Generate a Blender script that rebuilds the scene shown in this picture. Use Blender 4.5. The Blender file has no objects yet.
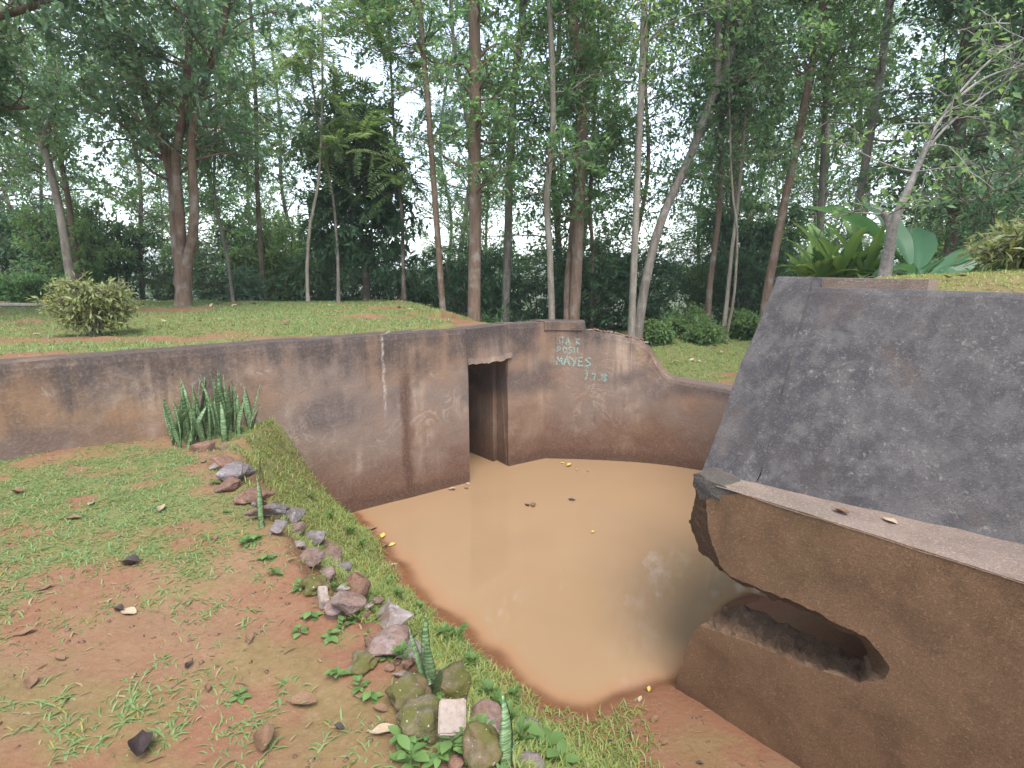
import bpy, bmesh, math, random
import numpy as np
from mathutils import Vector, Matrix, noise as mnoise

scene = bpy.context.scene
COL = scene.collection
rng = np.random.default_rng(7)
random.seed(7)

# ------------------------------------------------------------------ camera
CAM_Z = 2.86            # eye height over the pool surface (z = 0)
PITCH = math.radians(11.7)
FPX = 560.0
cam_d = bpy.data.cameras.new('camera')
cam_d.sensor_width = 36.0
cam_d.lens = FPX / 1024.0 * 36.0
cam_d.clip_start = 0.05
cam_d.clip_end = 3000.0
cam = bpy.data.objects.new('camera', cam_d)
COL.objects.link(cam)
cam.location = (0, 0, CAM_Z)
cam.rotation_euler = (math.radians(90) - PITCH, 0, 0)
scene.camera = cam

# ------------------------------------------------------------------ world, sun, exposure
SUN_EL, SUN_AZ = math.radians(62), math.radians(165)
world = bpy.data.worlds.new('World')
scene.world = world
world.use_nodes = True
wn, wl = world.node_tree.nodes, world.node_tree.links
wn.clear()
sky = wn.new('ShaderNodeTexSky')
sky.sky_type = 'NISHITA'
sky.sun_disc = False
sky.sun_elevation = SUN_EL
sky.sun_rotation = SUN_AZ
sky.air_density = 1.0
sky.dust_density = 1.0
sky.ozone_density = 1.0
hsv = wn.new('ShaderNodeHueSaturation')
hsv.inputs['Saturation'].default_value = 0.55
bg = wn.new('ShaderNodeBackground')
bg.inputs['Strength'].default_value = 0.15
wo = wn.new('ShaderNodeOutputWorld')
wl.new(sky.outputs['Color'], hsv.inputs['Color'])
wl.new(hsv.outputs['Color'], bg.inputs['Color'])
wl.new(bg.outputs['Background'], wo.inputs['Surface'])

sun_d = bpy.data.lights.new('sun', 'SUN')
sun_d.energy = 1.5
sun_d.angle = math.radians(28)
sun_d.color = (1.0, 0.95, 0.88)
sun = bpy.data.objects.new('sun', sun_d)
COL.objects.link(sun)
sd = Vector((math.sin(SUN_AZ) * math.cos(SUN_EL), math.cos(SUN_AZ) * math.cos(SUN_EL), math.sin(SUN_EL)))
sun.rotation_euler = sd.to_track_quat('Z', 'Y').to_euler()
sun.location = (0, 0, 30)

vs = scene.view_settings
vs.view_transform = 'Standard'
vs.look = 'None'
vs.gamma = 1.0
vs.exposure = 1.75
vs.use_curve_mapping = False
cy = scene.cycles
cy.max_bounces = 9
cy.diffuse_bounces = 8
cy.glossy_bounces = 2
cy.transmission_bounces = 8
cy.transparent_max_bounces = 6
cy.caustics_reflective = False
cy.caustics_refractive = False
cy.use_denoising = True
cy.sample_clamp_indirect = 6.0

# ------------------------------------------------------------------ small maths
def ray(x, y):
    dx, dv = (x - 512) / FPX, (384 - y) / FPX
    return np.array([dx, math.cos(PITCH) + math.sin(PITCH) * dv, -math.sin(PITCH) + math.cos(PITCH) * dv])
def at_depth(x, y, Y):
    r = ray(x, y); return r * (Y / r[1]) + np.array([0, 0, CAM_Z])
def at_z(x, y, z):
    r = ray(x, y); return r * ((z - CAM_Z) / r[2]) + np.array([0, 0, CAM_Z])

_perm = np.random.default_rng(3).random((256, 256))
def vnoise(x, y):
    x = np.asarray(x, float); y = np.asarray(y, float)
    xi, yi = np.floor(x).astype(int), np.floor(y).astype(int)
    fx, fy = x - xi, y - yi
    fx, fy = fx * fx * (3 - 2 * fx), fy * fy * (3 - 2 * fy)
    g = lambda i, j: _perm[i & 255, j & 255]
    a = g(xi, yi) * (1 - fx) + g(xi + 1, yi) * fx
    b = g(xi, yi + 1) * (1 - fx) + g(xi + 1, yi + 1) * fx
    return a * (1 - fy) + b * fy
def fbm(x, y, o=4):
    s, a, t = 0.0, 1.0, 0.0
    for k in range(o):
        s = s + a * vnoise(x * 2 ** k + 17.3 * k, y * 2 ** k + 9.1 * k); t += a; a *= .5
    return s / t
def sstep(a, b, x):
    t = np.clip((x - a) / (b - a), 0, 1); return t * t * (3 - 2 * t)
def polydist(px, py, pts):
    d = np.full(np.shape(px), 1e9)
    for (x0, y0), (x1, y1) in zip(pts[:-1], pts[1:]):
        vx, vy = x1 - x0, y1 - y0
        t = np.clip(((px - x0) * vx + (py - y0) * vy) / (vx * vx + vy * vy + 1e-12), 0, 1)
        d = np.minimum(d, np.hypot(px - x0 - t * vx, py - y0 - t * vy))
    return d
def inpoly(px, py, pts):
    c = np.zeros(np.shape(px), bool)
    n = len(pts)
    for i in range(n):
        x0, y0 = pts[i]; x1, y1 = pts[(i + 1) % n]
        if y0 == y1: continue
        c ^= ((y0 > py) != (y1 > py)) & (px < (x1 - x0) * (py - y0) / (y1 - y0) + x0)
    return c
def smooth_path(pts, step):
    P = [np.array(p, float) for p in pts]
    P = [2 * P[0] - P[1]] + P + [2 * P[-1] - P[-2]]
    out = []
    for i in range(1, len(P) - 2):
        n = max(2, int(np.linalg.norm(P[i + 1] - P[i]) / step))
        for k in range(n):
            t = k / n
            out.append(.5 * (2 * P[i] + (P[i + 1] - P[i - 1]) * t + (2 * P[i - 1] - 5 * P[i] + 4 * P[i + 1] - P[i + 2]) * t * t
                             + (3 * P[i] - P[i - 1] - 3 * P[i + 1] + P[i + 2]) * t ** 3))
    out.append(P[-2]); return np.array(out)

# ------------------------------------------------------------------ objects
def mesh_np(name, V, loops, counts, mat=None, smooth=False):
    me = bpy.data.meshes.new(name)
    V = np.asarray(V, np.float32); loops = np.asarray(loops, np.int32).ravel(); counts = np.asarray(counts, np.int32)
    me.vertices.add(len(V)); me.vertices.foreach_set('co', V.ravel())
    me.loops.add(len(loops)); me.loops.foreach_set('vertex_index', loops)
    me.polygons.add(len(counts))
    st = np.concatenate([[0], np.cumsum(counts)[:-1]]).astype(np.int32)
    me.polygons.foreach_set('loop_start', st)
    me.polygons.foreach_set('loop_total', counts)
    if smooth: me.polygons.foreach_set('use_smooth', np.ones(len(counts), bool))
    me.update(calc_edges=True); me.validate()
    if mat: me.materials.append(mat)
    return me
def mesh_py(name, V, F, mat=None, smooth=False):
    me = bpy.data.meshes.new(name)
    me.from_pydata([tuple(map(float, v)) for v in V], [], [tuple(f) for f in F])
    if smooth: me.polygons.foreach_set('use_smooth', [True] * len(me.polygons))
    me.update()
    if mat: me.materials.append(mat)
    return me
def obj(name, me, parent=None, loc=None, rot=None, scale=None):
    o = bpy.data.objects.new(name, me); COL.objects.link(o)
    if parent: o.parent = parent
    if loc is not None: o.location = tuple(map(float, loc))
    if rot is not None: o.rotation_euler = rot
    if scale is not None: o.scale = scale if hasattr(scale, '__len__') else (scale,) * 3
    return o
def empty(name, loc=(0, 0, 0), rz=0.0):
    o = bpy.data.objects.new(name, None); COL.objects.link(o)
    o.empty_display_size = .2
    o.location = tuple(map(float, loc)); o.rotation_euler = (0, 0, rz); return o
def tag(o, label=None, cat=None, group=None, kind=None):
    for k, v in (('label', label), ('category', cat), ('group', group), ('kind', kind)):
        if v: o[k] = v
    return o
def copy_tree(o, parent=None):
    c = o.copy(); COL.objects.link(c); c.parent = parent
    for ch in [q for q in o.children]: copy_tree(ch, c)
    return c
def grid_faces(nu, nv, base=0, flip=False):
    i, j = np.meshgrid(np.arange(nu - 1), np.arange(nv - 1), indexing='ij')
    a = base + i * nv + j
    f = np.stack([a, a + nv, a + nv + 1, a + 1], -1).reshape(-1, 4)
    return f[:, ::-1] if flip else f

# ------------------------------------------------------------------ materials
class NT:
    def __init__(s, name):
        s.m = bpy.data.materials.new(name); s.m.use_nodes = True
        s.t = s.m.node_tree; s.t.nodes.clear()
        s.out = s.t.nodes.new('ShaderNodeOutputMaterial')
        s.geo = s.t.nodes.new('ShaderNodeNewGeometry')
        s.tc = s.t.nodes.new('ShaderNodeTexCoord')
        s.pos = s.geo.outputs['Position']
    def link(s, a, b): s.t.links.new(a, b)
    def put(s, sock, v):
        if v is None: return
        if isinstance(v, bpy.types.NodeSocket): s.link(v, sock)
        elif hasattr(v, '__len__') and len(v) == 3 and sock.type == 'RGBA': sock.default_value = (*v, 1)
        else: sock.default_value = v
    def mapped(s, src, scale=(1, 1, 1), rot=(0, 0, 0)):
        n = s.t.nodes.new('ShaderNodeMapping'); s.link(src, n.inputs['Vector'])
        n.inputs['Scale'].default_value = scale; n.inputs['Rotation'].default_value = rot
        return n.outputs[0]
    def noise(s, scale, detail=4, rough=.55, src=None, dist=0.0):
        n = s.t.nodes.new('ShaderNodeTexNoise'); s.link(src or s.pos, n.inputs['Vector'])
        n.inputs['Scale'].default_value = scale; n.inputs['Detail'].default_value = detail
        n.inputs['Roughness'].default_value = rough; n.inputs['Distortion'].default_value = dist
        return n.outputs['Fac']
    def voro(s, scale, src=None, feature='F1', out='Distance'):
        n = s.t.nodes.new('ShaderNodeTexVoronoi'); n.feature = feature; s.link(src or s.pos, n.inputs['Vector'])
        n.inputs['Scale'].default_value = scale; return n.outputs[out]
    def ramp(s, v, a, b, lo=0.0, hi=1.0):
        n = s.t.nodes.new('ShaderNodeMapRange'); s.put(n.inputs[0], v)
        n.interpolation_type = 'SMOOTHSTEP'
        for k, q in zip((1, 2, 3, 4), (a, b, lo, hi)): n.inputs[k].default_value = q
        return n.outputs[0]
    def math(s, op, a, b=0.0):
        n = s.t.nodes.new('ShaderNodeMath'); n.operation = op
        s.put(n.inputs[0], a); s.put(n.inputs[1], b); return n.outputs[0]
    def mix(s, fac, a, b):
        n = s.t.nodes.new('ShaderNodeMix'); n.data_type = 'RGBA'
        s.put(n.inputs['Factor'], fac); s.put(n.inputs[6], a); s.put(n.inputs[7], b); return n.outputs[2]
    def xyz(s, src=None):
        n = s.t.nodes.new('ShaderNodeSeparateXYZ'); s.link(src or s.pos, n.inputs[0]); return n.outputs
    def attr(s, name):
        n = s.t.nodes.new('ShaderNodeAttribute'); n.attribute_name = name; return n.outputs['Fac']
    def bump(s, h, strength=.5, dist=.02, prev=None):
        n = s.t.nodes.new('ShaderNodeBump'); n.inputs['Strength'].default_value = strength
        n.inputs['Distance'].default_value = dist; s.put(n.inputs['Height'], h)
        if prev is not None: s.link(prev, n.inputs['Normal'])
        return n.outputs[0]
    def principled(s, col, rough=.8, nrm=None, spec=.3):
        n = s.t.nodes.new('ShaderNodeBsdfPrincipled')
        s.put(n.inputs['Base Color'], col); s.put(n.inputs['Roughness'], rough)
        n.inputs['Specular IOR Level'].default_value = spec
        if nrm is not None: s.link(nrm, n.inputs['Normal'])
        return n.outputs[0]
    def done(s, sh): s.link(sh, s.out.inputs['Surface']); return s.m

def concrete_mat():
    n = NT('weathered_concrete')
    X = n.xyz()
    big = n.noise(.9, 3); med = n.noise(3.2, 6, .62); fine = n.noise(38, 5, .7); grit = n.noise(140, 3, .7)
    streak = n.noise(1.0, 5, .62, n.mapped(n.pos, (5.5, 5.5, .4)))
    streak2 = n.noise(1.0, 4, .6, n.mapped(n.pos, (13, 13, .8)))
    c = n.mix(n.ramp(big, .4, .6), (.235, .148, .098), (.205, .15, .12))
    tan = n.math('MULTIPLY', n.ramp(n.math('ADD', X[0], n.math('MULTIPLY', med, 1.4)), -1.9, -2.9), n.ramp(med, .3, .6, .5, .95))
    c = n.mix(tan, c, (.235, .138, .076))
    # cloudy pale lime wash and salt bloom
    cl = n.math('MULTIPLY', n.ramp(n.noise(1.5, 6, .6), .5, .66), n.ramp(streak2, .35, .62, .25, 1))
    c = n.mix(n.math('MULTIPLY', cl, .75), c, (.36, .27, .2))
    bloom = n.math('ABSOLUTE', n.math('SUBTRACT', n.noise(2.3, 6, .66, dist=.8), .5))
    bl = n.math('MULTIPLY', n.ramp(bloom, .03, .0), n.ramp(n.noise(1.3, 3), .46, .6))
    c = n.mix(n.math('MULTIPLY', bl, .6), c, (.36, .29, .24))
    # dark purple algae: cloudy band under the coping and single runs
    alg = n.math('ADD', n.math('MULTIPLY', n.noise(2.0, 6, .62), 1.5), n.math('MULTIPLY', streak, .9))
    topm = n.ramp(n.math('ADD', X[2], alg), 2.65, 3.35)
    c = n.mix(n.math('MULTIPLY', topm, .88), c, (.05, .042, .042))
    tide = n.math('ABSOLUTE', n.math('SUBTRACT', n.math('ADD', X[2], n.math('MULTIPLY', n.noise(1.4, 5, .6), .5)), 1.5))
    tide = n.math('MULTIPLY', n.ramp(tide, .3, .08), n.ramp(n.noise(.8, 4), .4, .55))
    c = n.mix(n.math('MULTIPLY', tide, .65), c, (.07, .057, .06))
    c = n.mix(n.math('MULTIPLY', n.ramp(streak, .56, .68), n.ramp(n.noise(1.1, 4), .48, .62, 0, .75)), c, (.075, .055, .048))
        # red silt stain left by high water
    sl = n.math('ADD', X[2], n.math('MULTIPLY', n.noise(1.6, 6, .62), -1.3))
    c = n.mix(n.ramp(sl, .35, -.5, 0, .85), c, (.12, .06, .037))
    wob = n.math('MULTIPLY', n.math('SUBTRACT', n.noise(4, 4), .5), .12)
    rx = n.math('ABSOLUTE', n.math('ADD', n.math('ADD', X[0], 1.3), wob))
    c = n.mix(n.math('MULTIPLY', n.math('MULTIPLY', n.ramp(rx, .09, .02), n.ramp(X[2], 1.75, 1.45)), n.ramp(streak2, .3, .55, .3, .8)), c, (.085, .042, .028))
    lx = n.math('ABSOLUTE', n.math('ADD', n.math('ADD', X[0], 1.52), n.math('MULTIPLY', wob, .5)))
    c = n.mix(n.math('MULTIPLY', n.math('MULTIPLY', n.ramp(lx, .02, .004), n.ramp(X[2], 1.0, 1.4)), n.ramp(n.noise(20, 4), .4, .55, .2, .75)), c, (.42, .36, .3))
    px = n.math('ABSOLUTE', n.math('ADD', n.math('SUBTRACT', X[0], 1.62), n.math('MULTIPLY', wob, 2.0)))
    c = n.mix(n.math('MULTIPLY', n.math('MULTIPLY', n.ramp(px, .32, .05), n.math('MULTIPLY', n.ramp(X[2], 1.25, 1.5), n.ramp(X[2], 2.0, 1.7))), n.ramp(streak2, .42, .6, .15, .75)), c, (.42, .31, .23))
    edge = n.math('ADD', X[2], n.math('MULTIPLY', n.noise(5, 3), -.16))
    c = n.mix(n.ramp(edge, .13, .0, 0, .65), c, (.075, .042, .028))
    c = n.mix(n.ramp(fine, .45, .75, 0, .4), c, (.27, .21, .17))
    c = n.mix(n.ramp(grit, .52, .72, 0, .5), c, (.05, .04, .036))
    b = n.bump(n.math('ADD', n.math('MULTIPLY', fine, .5), n.math('ADD', med, n.math('MULTIPLY', grit, .2))), .6, .02)
    return n.done(n.principled(c, .9, b, .2))
def slab_mat():
    n = NT('grey_cement_render')
    big = n.noise(1.6, 6, .65); med = n.noise(9, 8, .72); sp = n.noise(70, 5, .75); vs_ = n.noise(150, 3, .7)
    c = n.mix(n.ramp(big, .4, .62), (.066, .06, .062), (.1, .09, .088))
    c = n.mix(n.ramp(med, .42, .62, 0, .7), c, (.145, .132, .126))
    c = n.mix(n.ramp(n.noise(5.0, 8, .75), .53, .68, 0, .5), c, (.066, .06, .062))
    c = n.mix(n.ramp(n.noise(2.2, 6, .65), .55, .7, 0, .45), c, (.15, .108, .085))
    c = n.mix(n.ramp(sp, .56, .68, 0, .6), c, (.25, .235, .22))
    run = n.noise(1.0, 6, .65, n.mapped(n.pos, (7, 7, 1.1)))
    c = n.mix(n.ramp(run, .52, .7, 0, .3), c, (.06, .053, .052))
    c = n.mix(n.ramp(run, .46, .34, 0, .25), c, (.16, .142, .13))
    c = n.mix(n.ramp(n.noise(1.1, 7, .7), .5, .66, 0, .6), c, (.042, .039, .042))
    lich = n.math('MULTIPLY', n.ramp(n.noise(26, 6, .75), .56, .66), n.ramp(n.noise(3.4, 4), .46, .62))
    c = n.mix(n.math('MULTIPLY', lich, .65), c, (.27, .26, .225))
    c = n.mix(n.ramp(vs_, .52, .66, 0, .55), c, (.035, .034, .037))
    b = n.bump(n.math('ADD', n.math('MULTIPLY', sp, .8), n.math('ADD', med, n.math('MULTIPLY', vs_, .5))), .75, .014)
    return n.done(n.principled(c, .92, b, .2))
def brown_mat(name, a, b2, bumpd=.02):
    n = NT(name)
    X = n.xyz()
    med = n.noise(5, 7, .68); fine = n.noise(75, 6, .75); grit = n.noise(190, 3, .7); big = n.noise(1.4, 5, .6)
    c = n.mix(n.ramp(big, .4, .62), a, b2)
    c = n.mix(n.ramp(med, .44, .66, 0, .6), c, tuple(v * .6 for v in a))
    c = n.mix(n.ramp(n.noise(2.4, 5), .54, .7, 0, .45), c, (a[0] * .72, a[1] * .84, a[2] * .75))
    c = n.mix(n.ramp(fine, .52, .66, 0, .6), c, tuple(min(1, v * 1.9) for v in a))
    c = n.mix(n.ramp(grit, .5, .36, 0, .6), c, tuple(v * .35 for v in a))
    scr = n.math('ABSOLUTE', n.math('SUBTRACT', n.noise(1, 3, .5, n.mapped(n.pos, (26, 26, 9), (.5, .4, .3))), .5))
    c = n.mix(n.math('MULTIPLY', n.ramp(scr, .012, .0, 0, .6), n.ramp(n.noise(9, 2), .55, .65)), c, (.27, .185, .12))
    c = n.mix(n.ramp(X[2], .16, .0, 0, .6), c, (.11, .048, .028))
    b = n.bump(n.math('ADD', fine, n.math('ADD', n.math('MULTIPLY', med, 1.2), n.math('MULTIPLY', grit, .5))), .9, bumpd)
    return n.done(n.principled(c, .95, b, .15))
def rock_mat(name, a, b2, c3, moss=0.0):
    n = NT(name)
    P = n.tc.outputs['Object']
    r = n.t.nodes.new('ShaderNodeObjectInfo')
    off = n.t.nodes.new('ShaderNodeVectorMath'); off.operation = 'MULTIPLY_ADD'
    n.link(P, off.inputs[0]); off.inputs[1].default_value = (1, 1, 1)
    cmb = n.t.nodes.new('ShaderNodeCombineXYZ')
    for k in range(3): n.link(n.math('MULTIPLY', r.outputs['Random'], 31.0 + 7 * k), cmb.inputs[k])
    n.link(cmb.outputs[0], off.inputs[2])
    P = off.outputs[0]
    big = n.noise(6, 5, .6, P); fine = n.noise(42, 5, .7, P)
    c = n.mix(n.ramp(big, .38, .62), a, b2)
    c = n.mix(n.ramp(n.noise(14, 5, .7, P), .5, .68, 0, .75), c, c3)
    c = n.mix(n.ramp(fine, .5, .75, 0, .45), c, (.32, .28, .26))
    c = n.mix(n.ramp(n.noise(4, 4, .6, P), .5, .64, 0, .6), c, (.15, .08, .045))
    c = n.mix(n.ramp(fine, .5, .28, 0, .6), c, tuple(v * .35 for v in a))
    if moss:
        c = n.mix(n.ramp(n.noise(9, 4, .6, P), .62 - moss * .4, .75 - moss * .3, 0, .9), c, (.085, .083, .018))
        c = n.mix(n.ramp(n.noise(60, 2, .5, P), .66, .74, 0, .8), c, (.42, .4, .34))
    b = n.bump(n.math('ADD', n.noise(14, 6, .65, P), n.math('MULTIPLY', fine, .6)), .8, .02)
    return n.done(n.principled(c, .85, b, .3))
def ground_mat():
    n = NT('soil_and_turf')
    g = n.attr('turf'); up = n.attr('upper')
    X = n.xyz()
    big = n.noise(.8, 4, .55); med = n.noise(3.1, 6, .6); fine = n.noise(26, 6, .7)
    c = n.mix(n.ramp(big, .38, .6), (.205, .122, .068), (.19, .086, .048))
    c = n.mix(n.ramp(med, .4, .68, 0, .7), c, (.2, .122, .066))
    c = n.mix(n.ramp(n.noise(1.9, 5, .6), .46, .62, 0, .8), c, (.165, .122, .05))   # moss film
    c = n.mix(n.ramp(fine, .5, .72, 0, .4), c, (.27, .175, .11))
    c = n.mix(n.ramp(fine, .48, .3, 0, .45), c, (.12, .06, .035))
    c = n.mix(n.ramp(n.noise(85, 3), .62, .72, 0, .5), c, (.1, .06, .04))
    c = n.mix(n.math('MULTIPLY', n.ramp(g, .25, .8), n.ramp(n.noise(12, 4), .3, .62, .35, .95)), c, (.13, .15, .05))
    c = n.mix(n.ramp(g, 1.1, 1.8, 0, .9), c, (.07, .085, .04))
    wet = n.ramp(n.math('ADD', X[2], n.math('MULTIPLY', med, -.16)), .06, -.08)
    wet = n.math('MULTIPLY', wet, n.ramp(g, 1.2, .9))
    c = n.mix(n.math('MULTIPLY', wet, .85), c, (.19, .085, .047))
    b = n.bump(n.math('ADD', n.math('MULTIPLY', fine, .7), med), .6, .03)
    return n.done(n.principled(c, n.ramp(wet, 0, 1, .93, .42), b, .25))
def water_mat():
    n = NT('muddy_water')
    d = n.attr('depth')
    c = n.mix(n.ramp(n.noise(.7, 3), .35, .65), (.285, .185, .104), (.272, .178, .102))
    c = n.mix(n.ramp(d, .12, .0), c, (.29, .15, .08))
    wv = n.math('ADD', n.noise(9, 3, .5), n.math('MULTIPLY', n.noise(2.2, 2), 1.2))
    b = n.bump(wv, .035, .02)
    p = n.principled(c, .02, b, .5)
    tr = n.t.nodes.new('ShaderNodeBsdfTransparent')
    tr.inputs[0].default_value = (.95, .8, .65, 1)
    mx = n.t.nodes.new('ShaderNodeMixShader')
    n.link(n.ramp(d, .0, .06, .25, 1.0), mx.inputs[0])
    n.link(tr.outputs[0], mx.inputs[1]); n.link(p, mx.inputs[2])
    return n.done(mx.outputs[0])
def leaf_mat(name, dark, light, trans=.35, rough=.45, yellow=0.0, spec=.35):
    n = NT(name)
    ri = n.geo.outputs['Random Per Island']
    oi = n.t.nodes.new('ShaderNodeObjectInfo').outputs['Random']
    c = n.mix(ri, dark, light)
    c = n.mix(n.math('MULTIPLY', oi, .35), c, (dark[0] * .8, dark[1] * .85, dark[2] * .95))
    if yellow:
        h = n.math('FRACT', n.math('MULTIPLY', ri, 37.0))
        c = n.mix(n.ramp(h, 1 - yellow, 1 - yellow + .02), c, (.3, .26, .07))
    p = n.principled(c, rough, None, spec)
    t = n.t.nodes.new('ShaderNodeBsdfTranslucent')
    n.link(n.mix(.6, c, (light[0] * 2.0, light[1] * 1.75, light[2] * 1.2)), t.inputs[0])
    mx = n.t.nodes.new('ShaderNodeMixShader'); mx.inputs[0].default_value = trans
    n.link(p, mx.inputs[1]); n.link(t.outputs[0], mx.inputs[2])
    return n.done(mx.outputs[0])
def bark_mat(name, a, b2, blot=(.3, .28, .25), amt=.5):
    n = NT(name)
    P = n.pos
    st = n.noise(1, 5, .6, n.mapped(P, (16, 16, 2.2)))
    c = n.mix(n.ramp(st, .35, .65), a, b2)
    c = n.mix(n.ramp(n.noise(3.5, 4), .5, .68, 0, amt), c, blot)
    c = n.mix(n.ramp(n.noise(30, 4), .55, .75, 0, .5), c, tuple(v * .45 for v in a))
    b = n.bump(n.math('ADD', st, n.noise(30, 4)), .7, .02)
    return n.done(n.principled(c, .9, b, .2))
def plain_mat(name, a, b2, scale=30, rough=.7):
    n = NT(name)
    P = n.tc.outputs['Object']
    c = n.mix(n.ramp(n.noise(scale, 4, .6, P), .38, .64), a, b2)
    return n.done(n.principled(c, rough, n.bump(n.noise(scale * 3, 3, .6, P), .4, .004), .3))
def snake_mat():
    n = NT('snake_plant_leaf')
    P = n.tc.outputs['Object']
    w = n.noise(1, 3, .6, n.mapped(P, (9, 9, 46)), .5)
    c = n.mix(n.ramp(w, .46, .56), (.06, .12, .045), (.2, .27, .14))
    c = n.mix(n.ramp(n.geo.outputs['Random Per Island'], .5, 1.0, 0, .5), c, (.13, .19, .05))
    return n.done(n.principled(c, .4, None, .4))

def chalk_mat():
    n = NT('mint_chalk_paint')
    p = n.principled(n.mix(n.noise(30, 3), (.22, .4, .36), (.36, .5, .45)), .95, None, .1)
    tr = n.t.nodes.new('ShaderNodeBsdfTransparent'); mx = n.t.nodes.new('ShaderNodeMixShader')
    n.link(n.math('MULTIPLY', n.ramp(n.noise(60, 4, .7), .36, .6, .15, .85), n.ramp(n.noise(9, 3), .35, .6, .45, 1)), mx.inputs[0])
    n.link(tr.outputs[0], mx.inputs[1]); n.link(p, mx.inputs[2]); return n.done(mx.outputs[0])
M = dict(
    concrete=concrete_mat(), slab=slab_mat(),
    lower=brown_mat('brown_silted_concrete', (.245, .142, .08), (.26, .148, .084)),
    broken=brown_mat('broken_concrete', (.2, .118, .072), (.25, .145, .085), .08),
    rubble=brown_mat('sky_lit_rubble', (.33, .205, .125), (.38, .25, .16), .06),  # soil tan made paler to stand in for sky light on the lower break
    ledge=brown_mat('dusty_ledge', (.34, .255, .205), (.27, .21, .18)),
    chunk=brown_mat('grey_broken_cement', (.2, .168, .145), (.14, .118, .105), .04),
    ground=ground_mat(), water=water_mat(),
    rock_pink=rock_mat('pinkish_rock', (.18, .115, .09), (.2, .14, .12), (.27, .22, .21)),
    rock_grey=rock_mat('grey_rock', (.13, .112, .11), (.18, .15, .15), (.26, .235, .235)),
    rock_red=rock_mat('red_brown_rock', (.15, .083, .056), (.185, .1, .066), (.15, .11, .095)),
    rock_pale=rock_mat('pale_quartz_rock', (.3, .26, .245), (.2, .16, .15), (.38, .355, .345)),
    rock_moss=rock_mat('mossy_rock', (.11, .09, .045), (.14, .108, .066), (.16, .135, .11), .6),
    brick=rock_mat('pale_concrete_brick', (.28, .225, .185), (.33, .27, .225), (.25, .16, .125)),
    leaf_mid=leaf_mat('mid_green_leaf', (.068, .16, .07), (.15, .275, .115), .58, yellow=.01),
    leaf_light=leaf_mat('light_green_leaf', (.085, .17, .07), (.17, .275, .105), .58, yellow=.02),
    leaf_dark=leaf_mat('dark_green_leaf', (.038, .095, .052), (.09, .175, .085), .48),
    leaf_blue=leaf_mat('blue_green_leaf', (.07, .145, .092), (.15, .25, .15), .55),
    leaf_shrub=leaf_mat('pale_shrub_leaf', (.14, .18, .07), (.3, .34, .15), .35, yellow=.03),
    grass=leaf_mat('turf_grass', (.125, .2, .07), (.24, .33, .135), .35, .6, yellow=.07),
    grass_bank=leaf_mat('bank_grass', (.14, .2, .05), (.3, .36, .12), .3, .5, yellow=.12),
    weed=leaf_mat('weed_leaf', (.08, .155, .04), (.15, .25, .075), .3, .6),
    banana=leaf_mat('broad_glossy_leaf', (.05, .13, .07), (.09, .2, .085), .4, .4),
    bark_brown=bark_mat('brown_bark', (.13, .085, .06), (.19, .13, .095)),
    bark_grey=bark_mat('grey_bark', (.13, .11, .09), (.2, .175, .15)),
    bark_pale=bark_mat('pale_bark', (.17, .145, .115), (.25, .22, .18), (.12, .1, .08), .5),
    bark_white=bark_mat('white_bark', (.19, .175, .155), (.28, .26, .235), (.13, .11, .09), .6),
    bark_dark=bark_mat('dark_bark', (.08, .06, .045), (.13, .1, .075)),
    dry_brown=plain_mat('dry_brown_leaf', (.14, .08, .045), (.22, .135, .078)),
    dry_dark=plain_mat('dark_dead_leaf', (.035, .025, .025), (.07, .05, .045), rough=.4),
    dry_pale=plain_mat('pale_dry_leaf', (.3, .225, .15), (.4, .32, .225)),
    dry_yellow=plain_mat('yellow_leaf', (.5, .38, .07), (.42, .36, .12)),
    chalk=chalk_mat(),
    wood=bark_mat('weathered_pole', (.3, .25, .2), (.4, .35, .28)),
    snake=snake_mat(),
)

# ------------------------------------------------------------------ plan of the place (metres, pool surface z = 0)
A = np.array([-4.31, 4.49]); C = np.array([-.575, 7.21])        # long wall, front face: left frame edge to doorway corner
WD = (C - A) / np.linalg.norm(C - A); WN = np.array([-WD[1], WD[0]])
J = np.array([-.06, 7.83])                                       # right doorway jamb
TOP = 2.09
L0 = np.array([1.128, 3.366]); D = np.array([.5514, -.8342]); Nn = np.array([.8342, .5514])   # right wall end, along, inward
def ab(a, b, z): return np.array([*(L0 + D * a + Nn * b), z])
far_ctrl = [(-.06, 7.83), (.51, 8.19)]
far_curve = smooth_path([(.51, 8.19), (1.34, 8.1), (2.06, 7.96), (2.71, 7.67), (3.3, 7.2), (3.75, 6.55), (4.0, 5.85), (4.1, 5.2)], .05)
far_path = np.vstack([np.linspace(far_ctrl[0], far_ctrl[1], 14)[:-1], far_curve])

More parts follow.
